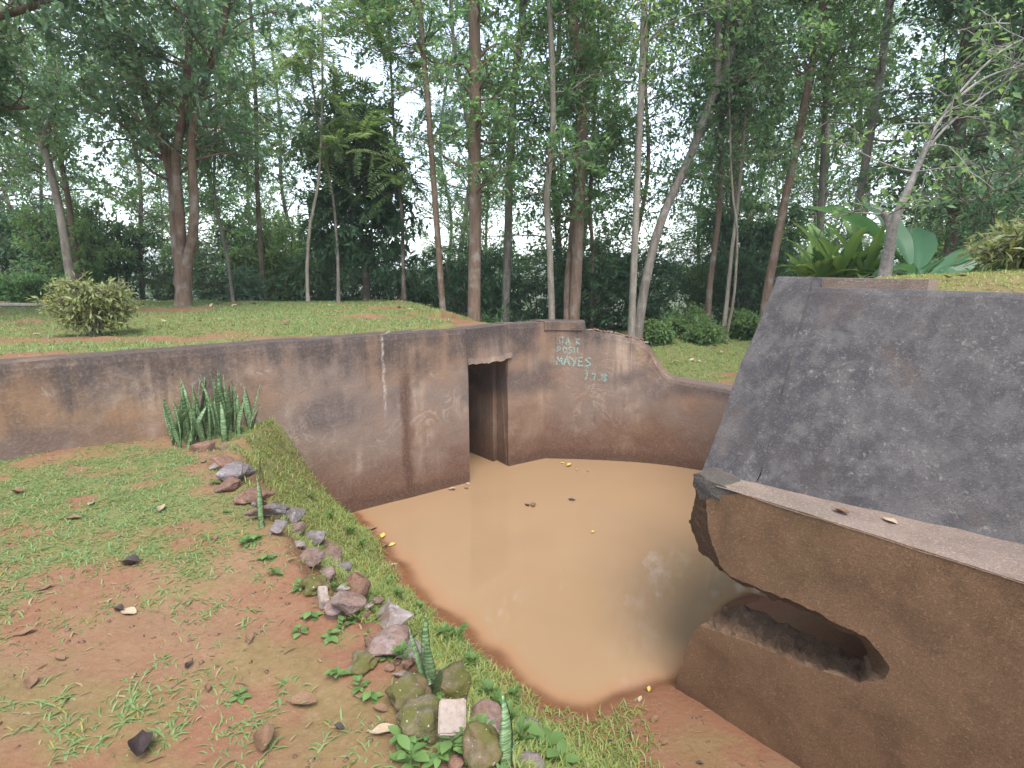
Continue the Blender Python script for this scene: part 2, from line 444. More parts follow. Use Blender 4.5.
crest = [(-2.95, 6.7), (-2.56, 5.85), (-2.6, 5.4), (-2.5, 4.9), (-2.28, 4.36), (-1.72, 3.55), (-1.22, 2.95), (-.88, 2.56), (-.55, 2.2), (-.27, 1.82), (-.08, 1.56), (.2, 1.1), (.5, .6), (.8, .1), (1.2, -2)]
wline = [(-2.2, 6.9), (-1.97, 6.17), (-1.39, 5.44), (-.93, 4.6), (-.5, 4.02), (-.09, 3.5), (.28, 3.2), (.6, 3.12), (.9, 3.32), (1.15, 3.37), (1.5, 3.75), (1.75, 4.15), (2.2, 4.5)]
land_poly = crest + [(-3, -3), (-12, -3), (-12, 12), (-4.6, 12)]
pool_poly = wline + [(4.6, 5.0), (4.6, 10.5), (-2.2, 10.5)]
wall_mid = A + WN * .17
basin_poly = [tuple(wall_mid - WD * 9), tuple(C + WN * .17 + WD * .0), (C[0] - 1.25, C[1] + 1.85), (J[0] - 1.2, J[1] + 1.75), (J[0] + .05, J[1] + .2)]
fo = []
for i in range(len(far_path)):
    t = far_path[min(i + 1, len(far_path) - 1)] - far_path[max(i - 1, 0)]
    t /= np.linalg.norm(t); fo.append(np.array([-t[1], t[0]]))
fo = np.array(fo)
basin_poly += [tuple(p) for p in (far_path + fo * .17)[14::6]]
basin_poly += [tuple(ab(-.1, 3.2, 0)[:2]), tuple(ab(-.1, 2.0, 0)[:2]), tuple(ab(.5, 1.7, 0)[:2]), tuple(ab(1.35, 1.2, 0)[:2]), tuple(ab(1.9, .2, 0)[:2]), tuple(ab(6, .2, 0)[:2]), (3, -8), (-14, -8)]

def ground_height(x, y):
    x = np.asarray(x, float); y = np.asarray(y, float)
    shp = x.shape
    n1 = fbm(x * 1.3, y * 1.3); n2 = fbm(x * 7, y * 7, 3)
    # this side of the walls
    xw = x + .26 * (fbm(x * 2.6 + 31, y * 2.6, 3) - .5); yw = y + .26 * (fbm(x * 2.6, y * 2.6 + 47, 3) - .5)
    dc, dw = polydist(xw, yw, crest), polydist(xw, yw, wline)
    land, pool = inpoly(xw, yw, land_poly), inpoly(xw, yw, pool_poly)
    zl = 1.23 + .10 * (n1 - .5) + .025 * (n2 - .5) + .04 * sstep(3, 5.5, y)
    zl = zl - .05 * sstep(1.2, .3, np.hypot(x + 1.3, y - 2.1))
    L = np.clip(dc + dw, .3, 1.25)
    u = np.clip(dc / L, 0, 1)
    zb = 1.25 * (1 - u) ** 1.15 * (1 - .15 * np.sin(np.pi * u)) + .10 * (n1 - .5) * np.sin(np.pi * np.clip(u, 0, 1)) + .05 * (n2 - .5)
    zm = .01 + .13 * dw + .04 * (n1 - .5) * np.clip(dw * 4, 0, 1)
    # silt heaped under the broken wall
    bb = (x - L0[0]) * Nn[0] + (y - L0[1]) * Nn[1]; aa = (x - L0[0]) * D[0] + (y - L0[1]) * D[1]
    zm = np.where(bb > .1, -.02 + .2 * np.clip(aa + .15 + .3 * (bb - .4), 0, 2) + .1 * (n1 - .5), zm)
    zb = np.where(bb > .05, -1, zb)
    z = np.where(land, zl, np.maximum(zb, zm))
    z = np.where(pool & ~land, -np.minimum(.6, .4 * dw), z)
    # behind the walls
    mx = x + .46 * (y - 7.9)                                    # mound ends to the right of the doorway
    m = 1 - sstep(-.45, .9, mx + .25 * (n1 - .5))
    zmound = 2.07 + .14 * (n1 - .45) + .02 * (n2 - .5) + .08 * sstep(6, 9, y)
    zlawn = 1.2 + .12 * (n1 - .5) + .02 * (n2 - .5) + .07 * np.clip(y - 8.5, 0, 5) * sstep(0, 3, x)
    zu = zlawn * (1 - m) + zmound * m
    back = sstep(11.5, 34, y)
    zu = zu - back * (2.6 + 2.0 * sstep(4, -12, x)) + 1.2 * (fbm(x * .12, y * .12, 2) - .5) * sstep(14, 30, y)
    # hill mass under the right terrace
    h = sstep(.9, 1.3, bb) * sstep(.0, .5, aa)
    zu = np.where(h > 0, np.maximum(zu, 2.3 * h), zu)
    far = sstep(60, 400, np.hypot(x, y))
    zu = zu + far * 14 * (fbm(x * .008 + 3, y * .008, 3) - .25)
    b_in = inpoly(x, y, basin_poly)
    return np.where(b_in, z, zu).reshape(shp), b_in, land

def turf_density(x, y):
    z, b_in, land = ground_height(x, y)
    n = fbm(x * 1.1 + 5, y * 1.1, 4); n2 = fbm(x * 4 + 11, y * 4, 3)
    dc = polydist(x, y, crest)
    f = sstep(2.0, 4.6, y + .45 * np.clip(-x - .8, -1, 4))     # thicker towards the wall, trodden bare near the viewer
    dl = sstep(.45 - .08 * f, .66 - .06 * f, n * .4 + n2 * .6) * (.34 + .5 * f)
    dl = dl * (1 - .4 * sstep(.5, .1, dc) * sstep(5.2, 4.2, y))
    db = (.3 + .7 * np.maximum(sstep(.12, .42, dc), sstep(4.4, 5.0, y))) * sstep(-.005, .04, z) * (.75 + .5 * (n2 - .5))
    db = db * sstep(.95, .55, x + .15 * (n - .5)) 
    red = sstep(.56, .7, fbm(x * .9 + 2, y * 1.6 + 8, 3))
    du = .9 - .8 * red
    d = np.where(b_in, np.where(land, dl, db), du)
    return np.clip(d, 0, 1)

# ---- ground sheet
def axis(lo, hi, step, far, grow=1.16):
    c = list(np.arange(lo, hi + 1e-6, step)); s = step
    while c[-1] < far: s *= grow; c.append(c[-1] + s)
    s = step; l = []
    v = lo
    while v > -far: s *= grow; v -= s; l.append(v)
    return np.array(l[::-1] + c)
gx, gy = axis(-7.5, 5.5, .055, 900), axis(.9, 13.5, .055, 900)
GX, GY = np.meshgrid(gx, gy, indexing='ij')
GZ, B_IN, LAND = ground_height(GX, GY)
GT = np.maximum(turf_density(GX, GY), 2 * sstep(11.5, 14, np.where(GY > 10, GY, np.hypot(GX, GY) - 6)))
me = mesh_np('ground', np.stack([GX, GY, GZ], -1).reshape(-1, 3), grid_faces(len(gx), len(gy)), np.full((len(gx) - 1) * (len(gy) - 1), 4), M['ground'], True)
for nm, arr in (('turf', GT), ('upper', (~B_IN).astype(float))):
    at = me.attributes.new(nm, 'FLOAT', 'POINT'); at.data.foreach_set('value', arr.astype(np.float32).ravel())
tag(obj('ground', me), kind='structure')

# ---- water sheet
wx, wy = np.arange(-2.4, 4.35, .07), np.arange(2.6, 10.2, .07)
WX, WY = np.meshgrid(wx, wy, indexing='ij')
gz, _, _ = ground_height(WX, WY)
inside = inpoly(WX, WY, [tuple(p) for p in basin_poly])
okv = (gz < .06) | inside
F = grid_faces(len(wx), len(wy))
keep = okv.ravel()[F].any(1) & (gz.ravel()[F].min(1) < .05)
F = F[keep]
me = mesh_np('water', np.stack([WX, WY, np.zeros_like(WX)], -1).reshape(-1, 3), F, np.full(len(F), 4), M['water'], True)
at = me.attributes.new('depth', 'FLOAT', 'POINT'); at.data.foreach_set('value', np.clip(-gz, 0, 1).astype(np.float32).ravel())
tag(obj('water', me), kind='structure')

# ------------------------------------------------------------------ walls
def wall_mesh(name, path, normals, tops, zb, thick, mat, jit=.006, nz=40, tjit=.012, end_jit=(0, 0)):
    """upright wall: front face follows path, back face offset along normals, top heights per column"""
    n = len(path); V = []; 
    zz = np.linspace(0, 1, nz)
    s = np.concatenate([[0], np.cumsum(np.linalg.norm(np.diff(path, axis=0), axis=1))])
    tops = np.array(tops) + tjit * (fbm(s * 3 + 7, s * 0 + 2.2, 3) - .5) * 2
    fr = np.zeros((n, nz, 3))
    for j, t in enumerate(zz):
        z = zb + (tops - zb) * t
        off = jit * 2 * (fbm(s * 1.7, z * 1.7, 3) - .5) + jit * .8 * (fbm(s * 9, z * 9, 2) - .5)
        if t > .985: off = off + .012
        fr[:, j, :2] = path + normals * off[:, None]; fr[:, j, 2] = z
    for e, k in ((0, end_jit[0]), (n - 1, end_jit[1])):
        if k:
            t = (path[1] - path[0]) if e == 0 else (path[-2] - path[-1]); t /= np.linalg.norm(t)
            q = (fbm(zz * 14, zz * 0 + 3.3, 3) - .3) * k
            fr[e, :, :2] += np.clip(q, -.02, k)[:, None] * t
    ntp = 5; tp = np.zeros((n, ntp, 3))
    for j in range(ntp):
        q = (j + 1) / ntp
        tp[:, j, :2] = path + normals * (thick * q)
        tp[:, j, 2] = tops + .01 * (fbm(s * 6, s * 0 + j * 2.1, 3) - .5)
    bk = np.zeros((n, 1, 3)); bk[:, 0, :2] = path + normals * thick; bk[:, 0, 2] = zb
    G = np.concatenate([fr, tp, bk], 1); m = G.shape[1]
    F = [tuple(f) for f in grid_faces(n, m, 0, False)]
    F += [tuple(range(m - 1, -1, -1))[::1], tuple((n - 1) * m + k for k in range(m))]
    me = mesh_py(name, G.reshape(-1, 3), F, mat)
    bm = bmesh.new(); bm.from_mesh(me); bmesh.ops.recalc_face_normals(bm, faces=bm.faces); bm.to_mesh(me); bm.free()
    return me

rw = tag(empty('retaining_wall', (*C, 0)), 'long stained concrete retaining wall with a doorway and a stepped broken end', 'wall')
inv = Matrix.Translation((-C[0], -C[1], 0))
def part(name, me, parent, root):
    me.transform(Matrix.Translation(-Vector(root.location))) if parent is root else None
    return obj(name, me, parent)

p = np.array([A - WD * 5 + WD * t for t in np.linspace(0, np.linalg.norm(C - A) + 5, 210)])
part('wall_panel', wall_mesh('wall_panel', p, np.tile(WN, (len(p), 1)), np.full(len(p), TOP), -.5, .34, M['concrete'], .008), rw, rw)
s = far_path
tx = [-.1, 1.06, 1.062, 1.075, 1.3, 1.6, 1.87, 1.97, 2.06, 2.16, 2.28, 2.5, 3.2, 4.2]
tz = [2.085, 2.085, 2.08, 1.965, 1.94, 1.88, 1.82, 1.72, 1.57, 1.4, 1.285, 1.26, 1.21, 1.2]
cut = np.argmax(far_path[:, 0] > 1.06)
x0 = far_path[cut - 1]; x1 = far_path[cut]
ins = [x0 + (x1 - x0) * ((q - x0[0]) / (x1[0] - x0[0])) for q in (1.061, 1.076)]
fp = np.vstack([far_path[:cut], ins, far_path[cut + 1:]]); fn = np.vstack([fo[:cut], fo[cut:cut + 1], fo[cut:cut + 1], fo[cut + 1:]])
far_tops = np.interp(fp[:, 0], tx, tz)
far_tops[fp[:, 1] < 6.8] = 1.2
far_panel = part('wall_panel', wall_mesh('curved_wall_panel', fp, fn, far_tops, -.5, .34, M['concrete'], .008, 40, .014, (.035, 0)), rw, rw)
far_panel['label'] = 'curved wall section right of the doorway, stepping down to a low end'
# lintel with a ragged lower edge
n = 34; lp = np.array([C + (J - C) * t for t in np.linspace(-.02, 1.08, n)])
LD = (J - C) / np.linalg.norm(J - C); LN = np.array([-LD[1], LD[0]])
V = []; rows = [(0.0, 0), (.34, 0), (.34, 1), (0.0, 1), (-.015, .6), (-.035, .25)]
for i in range(n):
    low = 1.63 + .05 * (fbm(i * .35, 4.4, 3) - .5) - .03 * math.sin(i / n * 3.1)
    q = lp[i]
    prof = [(-.035 - .05 * max(0, fbm(i * .4, 9.1, 2) - .35), low), (.05, low + .015 * random.random()), (.33, low + .03), (.33, TOP - .004), (.004, TOP - .006), (.003, TOP - .12), (.0, low + .2), (-.012, low + .07)]
    for b, z in prof: V.append((*(q + LN * b), z))
k = 8
F = [(i * k + j, i * k + (j + 1) % k, (i + 1) * k + (j + 1) % k, (i + 1) * k + j) for i in range(n - 1) for j in range(k)]
F += [tuple(range(k)), tuple((n - 1) * k + j for j in range(k))[::-1]]
part('lintel', mesh_py('lintel', V, F, M['concrete']), rw, rw)
# doorway passage
def slab_box(name, pts, z0, z1, mat):
    V = [(*q, z0) for q in pts] + [(*q, z1) for q in pts]; k = len(pts)
    F = [tuple(range(k))[::-1], tuple(range(k, 2 * k))] + [(i, (i + 1) % k, k + (i + 1) % k, k + i) for i in range(k)]
    return mesh_py(name, V, F, mat)
PD = np.array([-.655, .755])
j0 = J + LN * .30 + LD * .015; c0 = C + LN * .34
part('passage_wall', slab_box('passage_wall', [j0, j0 + LD * .3, j0 + LD * .3 + PD * 1.9, j0 + PD * 1.9], -.5, 1.66, M['concrete']), rw, rw)
part('passage_wall', slab_box('passage_wall', [c0, c0 + PD * 1.9, c0 + PD * 1.9 - LD * .3, c0 - LD * .3], -.5, 1.66, M['concrete']), rw, rw)
part('passage_back', slab_box('passage_back', [c0 + PD * 1.86 - LD * .2, j0 + PD * 1.86 + LD * .2, j0 + PD * 2.1 + LD * .2, c0 + PD * 2.1 - LD * .2], -.5, 1.66, M['concrete']), rw, rw)
part('passage_roof', slab_box('passage_roof', [C + LN * .3 - LD * .25, J + LN * .3 + LD * .25, J + PD * 2.4 + LD * .2, C + PD * 2.4 - LD * .25], 1.665, 2.05, M['ground']), rw, rw)
# coping block: a slightly proud course on top of the wall right of the doorway
ci = [i for i in range(len(fp)) if .45 < fp[i, 0] < 1.061]
V = []; 
for i in ci:
    for b, z in ((-.016, 1.972), (-.018, 2.085), (-.01, 2.1), (.33, 2.096), (.33, 1.972)): V.append((*(fp[i] + fn[i] * b), z + .006 * (fbm(i * .5, z * 7, 2) - .5)))
k = 5; m_ = len(ci)
F = [(i * k + j, i * k + (j + 1) % k, (i + 1) * k + (j + 1) % k, (i + 1) * k + j) for i in range(m_ - 1) for j in range(k)] + [tuple(range(k)), tuple((m_ - 1) * k + j for j in range(k))[::-1]]
part('coping_block', mesh_py('coping_block', V, F, M['concrete']), rw, rw)
# rubble on the broken top
def rock_mesh(name, mat, seed, sx, sy, sz, round_=.0, sub=2):
    r = np.random.default_rng(seed); bm = bmesh.new()
    if round_ >= .5:
        bmesh.ops.create_icosphere(bm, subdivisions=4, radius=1)
        for v in bm.verts:
            q = v.co.copy(); k_ = 1 + .5 * mnoise.noise(q * 1.2 + Vector((seed, 0, 3))) + .16 * mnoise.noise(q * 3 + Vector((0, seed, 0))) + .03 * mnoise.noise(q * 9)
            v.co = Vector((q.x * sx / 2, q.y * sy / 2, q.z * sz / 2)) * k_
        me = bpy.data.meshes.new(name); bm.to_mesh(me); bm.free()
        me.polygons.foreach_set('use_smooth', [True] * len(me.polygons)); me.materials.append(mat); return me
    for q in r.normal(size=(15 if round_ < .5 else 40, 3)):
        q = q / np.linalg.norm(q) * r.uniform(.82, 1.05); bm.verts.new((q[0] * sx / 2, q[1] * sy / 2, q[2] * sz / 2))
    res = bmesh.ops.convex_hull(bm, input=bm.verts)
    bmesh.ops.delete(bm, geom=[g for g in res['geom_interior'] if isinstance(g, bmesh.types.BMVert)], context='VERTS')
    bmesh.ops.triangulate(bm, faces=bm.faces)
    bmesh.ops.bevel(bm, geom=list(bm.edges), offset=min(sx, sy, sz) * (.04 + .06 * round_), segments=1, affect='EDGES')
    bmesh.ops.triangulate(bm, faces=bm.faces)
    bmesh.ops.subdivide_edges(bm, edges=list(bm.edges), cuts=1, smooth=0.0, use_grid_fill=True)
    sc = max(sx, sy, sz)
    for v in bm.verts:
        v.co += Vector(v.co).normalized() * sc * .06 * (mnoise.noise(v.co * (7 / sc) * .4 + Vector((seed, 0, 0)))) + Vector(v.co).normalized() * sc * .02 * mnoise.noise(v.co * (20 / sc) * .5)
    me = bpy.data.meshes.new(name); bm.to_mesh(me); bm.free()
    me.polygons.foreach_set('use_smooth', [round_ > .3] * len(me.polygons))
    me.materials.append(mat); return me
for i in range(16):
    t = i / 15; idx = int(np.argmin(abs(fp[:, 0] - (1.12 + .8 * t))))
    q = fp[idx] + fn[idx] * random.uniform(.04, .3)
    o = obj('rubble', rock_mesh('rubble', M['rock_red'] if i % 3 else M['rock_pink'], 50 + i, random.uniform(.06, .15), random.uniform(.06, .13), random.uniform(.03, .07)), rw,
            (q[0] - C[0], q[1] - C[1], far_tops[idx] + .012), (0, 0, random.random() * 6))
# chalk graffiti, hand drawn strokes: letters on a unit cell
GL = {
 'I': [[(.5, 0), (.45, 1)]], 'T': [[(0, .95), (1, 1)], [(.5, 1), (.45, 0)]], 'A': [[(0, 0), (.5, 1), (1, 0)], [(.2, .4), (.85, .38)]],
 'K': [[(.1, 0), (.15, 1)], [(.9, 1), (.15, .5), (.95, 0)]], 'P': [[(.1, 0), (.1, 1), (.7, .95), (.85, .7), (.6, .5), (.1, .48)]],
 'O': [[(.5, 1), (.1, .7), (.1, .3), (.5, 0), (.9, .3), (.9, .7), (.5, 1)]], 'S': [[(.95, .9), (.5, 1), (.1, .8), (.4, .55), (.85, .35), (.7, .05), (.05, .05)]],
 'H': [[(.1, 0), (.1, 1)], [(.9, 0), (.85, 1)], [(.1, .5), (.9, .5)]], 'C': [[(.9, .9), (.45, 1), (.1, .6), (.25, .1), (.9, .1)]],
 'M': [[(0, 0), (.2, 1), (.5, .35), (.85, 1), (1, 0)]], 'Y': [[(0, 1), (.5, .5)], [(1, 1), (.35, -.15)]], 'E': [[(.9, 1), (.1, .95), (.1, 0), (.9, .02)], [(.1, .5), (.7, .52)]],
 '7': [[(0, .95), (.9, 1), (.35, 0)]], '.': [[(.4, .05), (.6, .1)]], '1': [[(.5, 0), (.5, 1)]], '8': [[(.5, .5), (.15, .75), (.5, 1), (.85, .75), (.5, .5), (.1, .22), (.5, 0), (.9, .25), (.5, .5)]], '2': [[(.05, .8), (.5, 1), (.85, .75), (.1, .02), (.95, 0)]], ' ': []}
fs = np.concatenate([[0], np.cumsum(np.linalg.norm(np.diff(fp, axis=0), axis=1))])
def on_wall(px, py, off=-.012):
    """spot on the curved wall seen at a given bearing"""
    r = ray(px, py); best = int(np.argmin(abs(fp[:, 0] / fp[:, 1] - r[0] / r[1])))
    i0 = max(0, min(best, len(fp) - 2))
    P0, P1 = fp[i0], fp[i0 + 1]
    d = P1 - P0; den = r[0] * d[1] - r[1] * d[0]
    t = (P0[0] * d[1] - P0[1] * d[0]) / den
    q = r[:2] * t + fn[i0] * off
    return np.array([*q, CAM_Z + r[2] * t])
def ribbon(pts, w, off_dir):
    V, F = [], []
    pts = [np.array(q) for q in pts]
    for i, q in enumerate(pts):
        d = pts[min(i + 1, len(pts) - 1)] - pts[max(i - 1, 0)]; d = d / (np.linalg.norm(d) + 1e-9)
        sd_ = np.cross(d, off_dir); sd_ = sd_ / (np.linalg.norm(sd_) + 1e-9) * w * random.uniform(.35, .6)
        V += [q + sd_, q - sd_]
    for i in range(len(pts) - 1): F.append((2 * i, 2 * i + 1, 2 * i + 3, 2 * i + 2))
    return V, F
lines = [('ITA', 557.5, 344.5, 5.2, 7.5), ('K', 576, 344.5, 5, 6), ('POSH', 557, 352.5, 5.6, 6), ('C', 567, 357.5, 4.5, 4.5), ('MAYES', 556.5, 365, 7.2, 8.5), ('2', 584, 371, 6, 5), ('7.7.18', 584, 380, 5.0, 7)]
for txt, x0_, y0_, w_, h_ in lines:
    V, F = [], []
    x_ = x0_; y_ = y0_
    for ch in txt:
        for st in GL[ch]:
            dense = []
            for u_, v_ in zip(st[:-1], st[1:]):
                for k in range(3): dense.append((u_[0] + (v_[0] - u_[0]) * k / 3, u_[1] + (v_[1] - u_[1]) * k / 3))
            dense.append(st[-1])
            pts = [on_wall(x_ + a_ * w_ * .8 + random.uniform(-.12, .12), y_ - b_ * h_ + random.uniform(-.12, .12)) for a_, b_ in dense]
            v, f = ribbon(pts, .024, np.array([0, 1, 0])); b_ = len(V); V += v; F += [tuple(b_ + k for k in q) for q in f]
        x_ += w_ * (.6 if ch in 'I.1' else 1.0); y_ += .25 if len(txt) > 3 else .1
    g_ = part('graffiti', mesh_py('graffiti', V, F, M['chalk']), rw, rw)
    g_['label'] = 'mint green chalk writing on the wall right of the doorway'

# ---- right hand structure: battered slab over a broken wall
rb = tag(empty('battered_block', (*L0, 0)), 'sloping grey concrete block above a brown wall split by a wide hole', 'wall')
def sub_outline(pts, step=.03, amp=.0, seed=0):
    out = []
    for i, (p0, p1) in enumerate(zip(pts[:-1], pts[1:])):
        p0, p1 = np.array(p0), np.array(p1); L = np.linalg.norm(p1 - p0); n_ = max(1, int(L / step)) 
        nn = np.array([-(p1 - p0)[1], (p1 - p0)[0]]) / (L + 1e-9)
        for k in range(n_):
            q = p0 + (p1 - p0) * k / n_
            out.append(q + nn * amp * 2 * (fbm(q[0] * 22 + seed, q[1] * 22, 3) - .5))
    out.append(np.array(pts[-1])); return out
front_up = [(.36, 1.578), (.20, 1.50), (.13, 1.45), (.145, 1.36), (.17, 1.26), (.215, 1.16), (.27, 1.07), (.34, 1.035), (.55, 1.055), (.774, 1.085), (.984, 1.082), (1.10, 1.085), (1.175, 1.05), (1.222, .985), (1.218, .92)]
front_lo = [(1.218, .92), (1.111, .83), (.918, .765), (.697, .722), (.55, .69), (.447, .664), (.30, .635), (.16, .6), (.10, .47), (.06, .36), (.03, .2), (.0, .0), (-.03, -.5)]
back_up = [(.30, 1.57), (.0, 1.52), (-.07, 1.45), (-.09, 1.33), (-.10, 1.22), (-.08, 1.12), (.0, 1.02), (.14, .965), (.55, .985), (.774, 1.01), (.95, .995), (1.02, .98), (1.05, .95), (1.06, .92), (1.06, .87)]
back_lo = [(1.06, .87), (1.05, .78), (.9, .715), (.697, .695), (.55, .685), (.447, .675), (.30, .665), (.17, .635), (.1, .52), (.05, .38), (.02, .2), (-.03, .0), (-.05, -.5)]
def resamp(pts, m):
    P = np.array(pts, float); s_ = np.concatenate([[0], np.cumsum(np.linalg.norm(np.diff(P, axis=0), axis=1))])
    t = np.linspace(0, s_[-1], m); return np.stack([np.interp(t, s_, P[:, 0]), np.interp(t, s_, P[:, 1])], 1)
mu, ml = 170, 170
def hole_ring(f, jit, b_):
    fu = np.array(front_up) * (1 - f) + np.array(back_up) * f; fl = np.array(front_lo) * (1 - f) + np.array(back_lo) * f
    P = np.vstack([resamp(fu, mu), resamp(fl, ml)[1:]])
    t = np.gradient(P, axis=0); t /= np.linalg.norm(t, axis=1, keepdims=True) + 1e-9
    for i, q in enumerate(P.copy()):
        v = Vector((float(q[0]), float(b_), float(q[1])))
        d_ = mnoise.fractal(v * 11, 1.0, 2.1, 3) * .6 + (mnoise.voronoi(v * 22)[0][0] - .35) * .9 + mnoise.fractal(v * 60, 1.0, 2.0, 2) * .25
        e = min(1.0, (len(P) - 1 - i) / 12, i / 8)
        P[i] += np.array([-t[i][1], t[i][0]]) * d_ * jit * e
        if i < mu and q[0] > .3:                                # spalled lip hanging below the face
            bl_ = math.exp(-((b_ - .045) / .035) ** 2) * min(1, (q[0] - .3) / .1) * (.6 + .8 * float(fbm(q[0] * 9, 1.7, 3)))
            P[i] += np.array([-.75 * max(0, (q[0] - 1.02) / .2), -1 + .6 * max(0, (q[0] - 1.02) / .2)]) * .028 * bl_
    return P
AEND = 4.2
rings = [(0.0, 0.0, .016), (.012, .1, .028), (.03, .25, .035), (.055, .45, .04), (.085, .68, .042), (.12, .85, .045), (.155, .95, .045), (.19, 1.0, .045), (.23, .97, .045), (.27, .95, .045), (.315, .97, .04), (.36, 1.0, .03)]
ring_pts = [(b, hole_ring(f, jt, b)) for i, (b, f, jt) in enumerate(rings)]
# front face polygon = hole outline closed round the right
fr0 = ring_pts[0][1]
ledge_z = lambda a: 1.575 + .05 * (a - .235)
outer = [np.array([AEND, -.5]), np.array([AEND, ledge_z(AEND)])]
topn = 60
top_edge = [np.array([a, ledge_z(a) + .008 * (fbm(a * 9, 2.2, 3) - .5)]) for a in np.linspace(AEND, .36, topn)][1:-1]
poly2 = [q for q in fr0] + outer + top_edge
from mathutils.geometry import delaunay_2d_cdt
def fill_face(poly, step):
    n_ = len(poly); pts = [Vector((float(q[0]), float(q[1]))) for q in poly]
    P = np.array([[q.x, q.y] for q in pts])
    ex = np.arange(P[:, 0].min(), P[:, 0].max(), step); ey = np.arange(P[:, 1].min(), P[:, 1].max(), step)
    EX, EY = np.meshgrid(ex, ey); EX, EY = EX.ravel() + rng.uniform(-.3, .3, EX.size) * step, EY.ravel() + rng.uniform(-.3, .3, EY.size) * step
    ok = inpoly(EX, EY, [tuple(q) for q in P]) & (polydist(EX, EY, [tuple(q) for q in P] + [tuple(P[0])]) > step * .45)
    pts += [Vector((float(a_), float(b_))) for a_, b_ in zip(EX[ok], EY[ok])]
    r = delaunay_2d_cdt(pts, [(i, (i + 1) % n_) for i in range(n_)], [], 1, 1e-6)
    return [tuple(q) for q in r[0]], [tuple(f) for f in r[2]]
fv, ff = fill_face(poly2, .05)
fa = np.array(fv)
fd_ = polydist(fa[:, 0], fa[:, 1], [tuple(q) for q in poly2] + [tuple(poly2[0])])
fb = -.012 * 2 * (fbm(fa[:, 0] * 5, fa[:, 1] * 5, 3) - .5) * np.minimum(1, fd_ / .04)
V = [ab(a_, b_, z_) for (a_, z_), b_ in zip(fv, fb)]
def fix_normals(me):
    bm = bmesh.new(); bm.from_mesh(me); bmesh.ops.recalc_face_normals(bm, faces=bm.faces); bm.to_mesh(me); bm.free(); return me
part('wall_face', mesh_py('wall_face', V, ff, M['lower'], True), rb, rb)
# broken edge surface through the wall thickness
V = []; k = len(fr0)
for b_, P in ring_pts:
    for q in P: V.append(ab(q[0], b_, q[1]))
F = [(i * k + j, i * k + j + 1, (i + 1) * k + j + 1, (i + 1) * k + j) for i in range(len(ring_pts) - 1) for j in range(k - 1)]
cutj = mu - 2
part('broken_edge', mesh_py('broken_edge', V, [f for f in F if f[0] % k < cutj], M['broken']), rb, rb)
part('broken_edge', mesh_py('broken_edge', V, [f for f in F if f[0] % k >= cutj], M['rubble']), rb, rb)['label'] = 'broken top of the lower wall piece, its soil toned lighter as if sky-lit'

# back face of that wall, so that the hole has depth
bk = ring_pts[-1][1]
fv, ff = fill_face([q for q in bk] + [np.array([AEND, -.5]), np.array([AEND, 1.6]), np.array([.4, 1.58])], .12)
part('wall_back', mesh_py('wall_back', [ab(a_, .36, z_) for a_, z_ in fv], ff, M['broken'], True), rb, rb)
# ledge: dusty top of the wall, running in under the slope
na, nb = 90, 9; V = []
for i in range(na):
    a_ = .2 + (AEND - .2) * i / (na - 1)
    wid = .17 + .17 * min(1.6, max(0, a_ - .25)) + .06
    for j in range(nb):
        t = j / (nb - 1); e = 0 if j else .0
        V.append(ab(a_, wid * t + (-.004 if j == 0 else 0), ledge_z(a_) + .005 + .012 * (fbm(a_ * 7, t * 3, 3) - .5) - (.012 if j == 0 else 0)))
part('ledge', mesh_py('ledge', V, [tuple(f) for f in grid_faces(na, nb)], M['ledge'], True), rb, rb)
# sloping slab
def slope_pt(a_, t, lift=0.0, bt=.80, zt=2.735):
    wid = .17 + .17 * min(1.6, max(0, a_ - .25))
    z0 = ledge_z(a_) - .02
    b_ = wid + (bt + .02 * a_ - wid) * t; z_ = z0 + (zt - z0) * t
    nrm = np.array([-(zt - z0), (bt - wid)]); nrm = nrm / np.linalg.norm(nrm)
    return b_ + nrm[0] * lift, z_ + nrm[1] * lift
def slope_mesh(name, a0f, a1f, na, zt, lift, mat, nt=46):
    V = []
    for i in range(na):
        for j in range(nt):
            t = j / (nt - 1)
            a_ = a0f(t) + (a1f(t) - a0f(t)) * i / (na - 1)
            lf = lift + .010 * (fbm(a_ * 4, t * 5, 4) - .5) - (.008 if j == nt - 1 else 0)
            b_, z_ = slope_pt(a_, t, lf, zt=zt + .02 * (fbm(a_ * 6, 5.5, 4) - .5)); V.append(ab(a_, b_, z_))
        # flat top going back
        b_, z_ = slope_pt(a_, 1, lift, zt=zt)
        V.append(ab(a_, b_ + .02, z_ + .004)); V.append(ab(a_, b_ + .14, z_ + .002)); V.append(ab(a_, b_ + .14, z_ - .5))
    m = nt + 3
    F = [tuple(f) for f in grid_faces(na, m)]
    F += [tuple(range(m)), tuple((na - 1) * m + q for q in range(m))]
    return fix_normals(mesh_py(name, V, F, mat, False))
rib_r = lambda t: .33 - .13 * t + .02 * (fbm(t * 14, 3.3, 4) - .5) + .01 * math.sin(t * 23) * math.sin(t * 9 + 1)
rib_l = lambda t: -.04 + .01 * t + .03 * (fbm(t * 11, 8.8, 4) - .5) + .01 * math.sin(t * 9)
part('slope_slab', slope_mesh('slope_slab', lambda t: rib_r(t) + .005, lambda t: AEND, 120, 2.735, 0.0, M['slab']), rb, rb)
part('slope_rib', slope_mesh('slope_rib', rib_l, rib_r, 14, 2.80, .001, M['slab']), rb, rb)
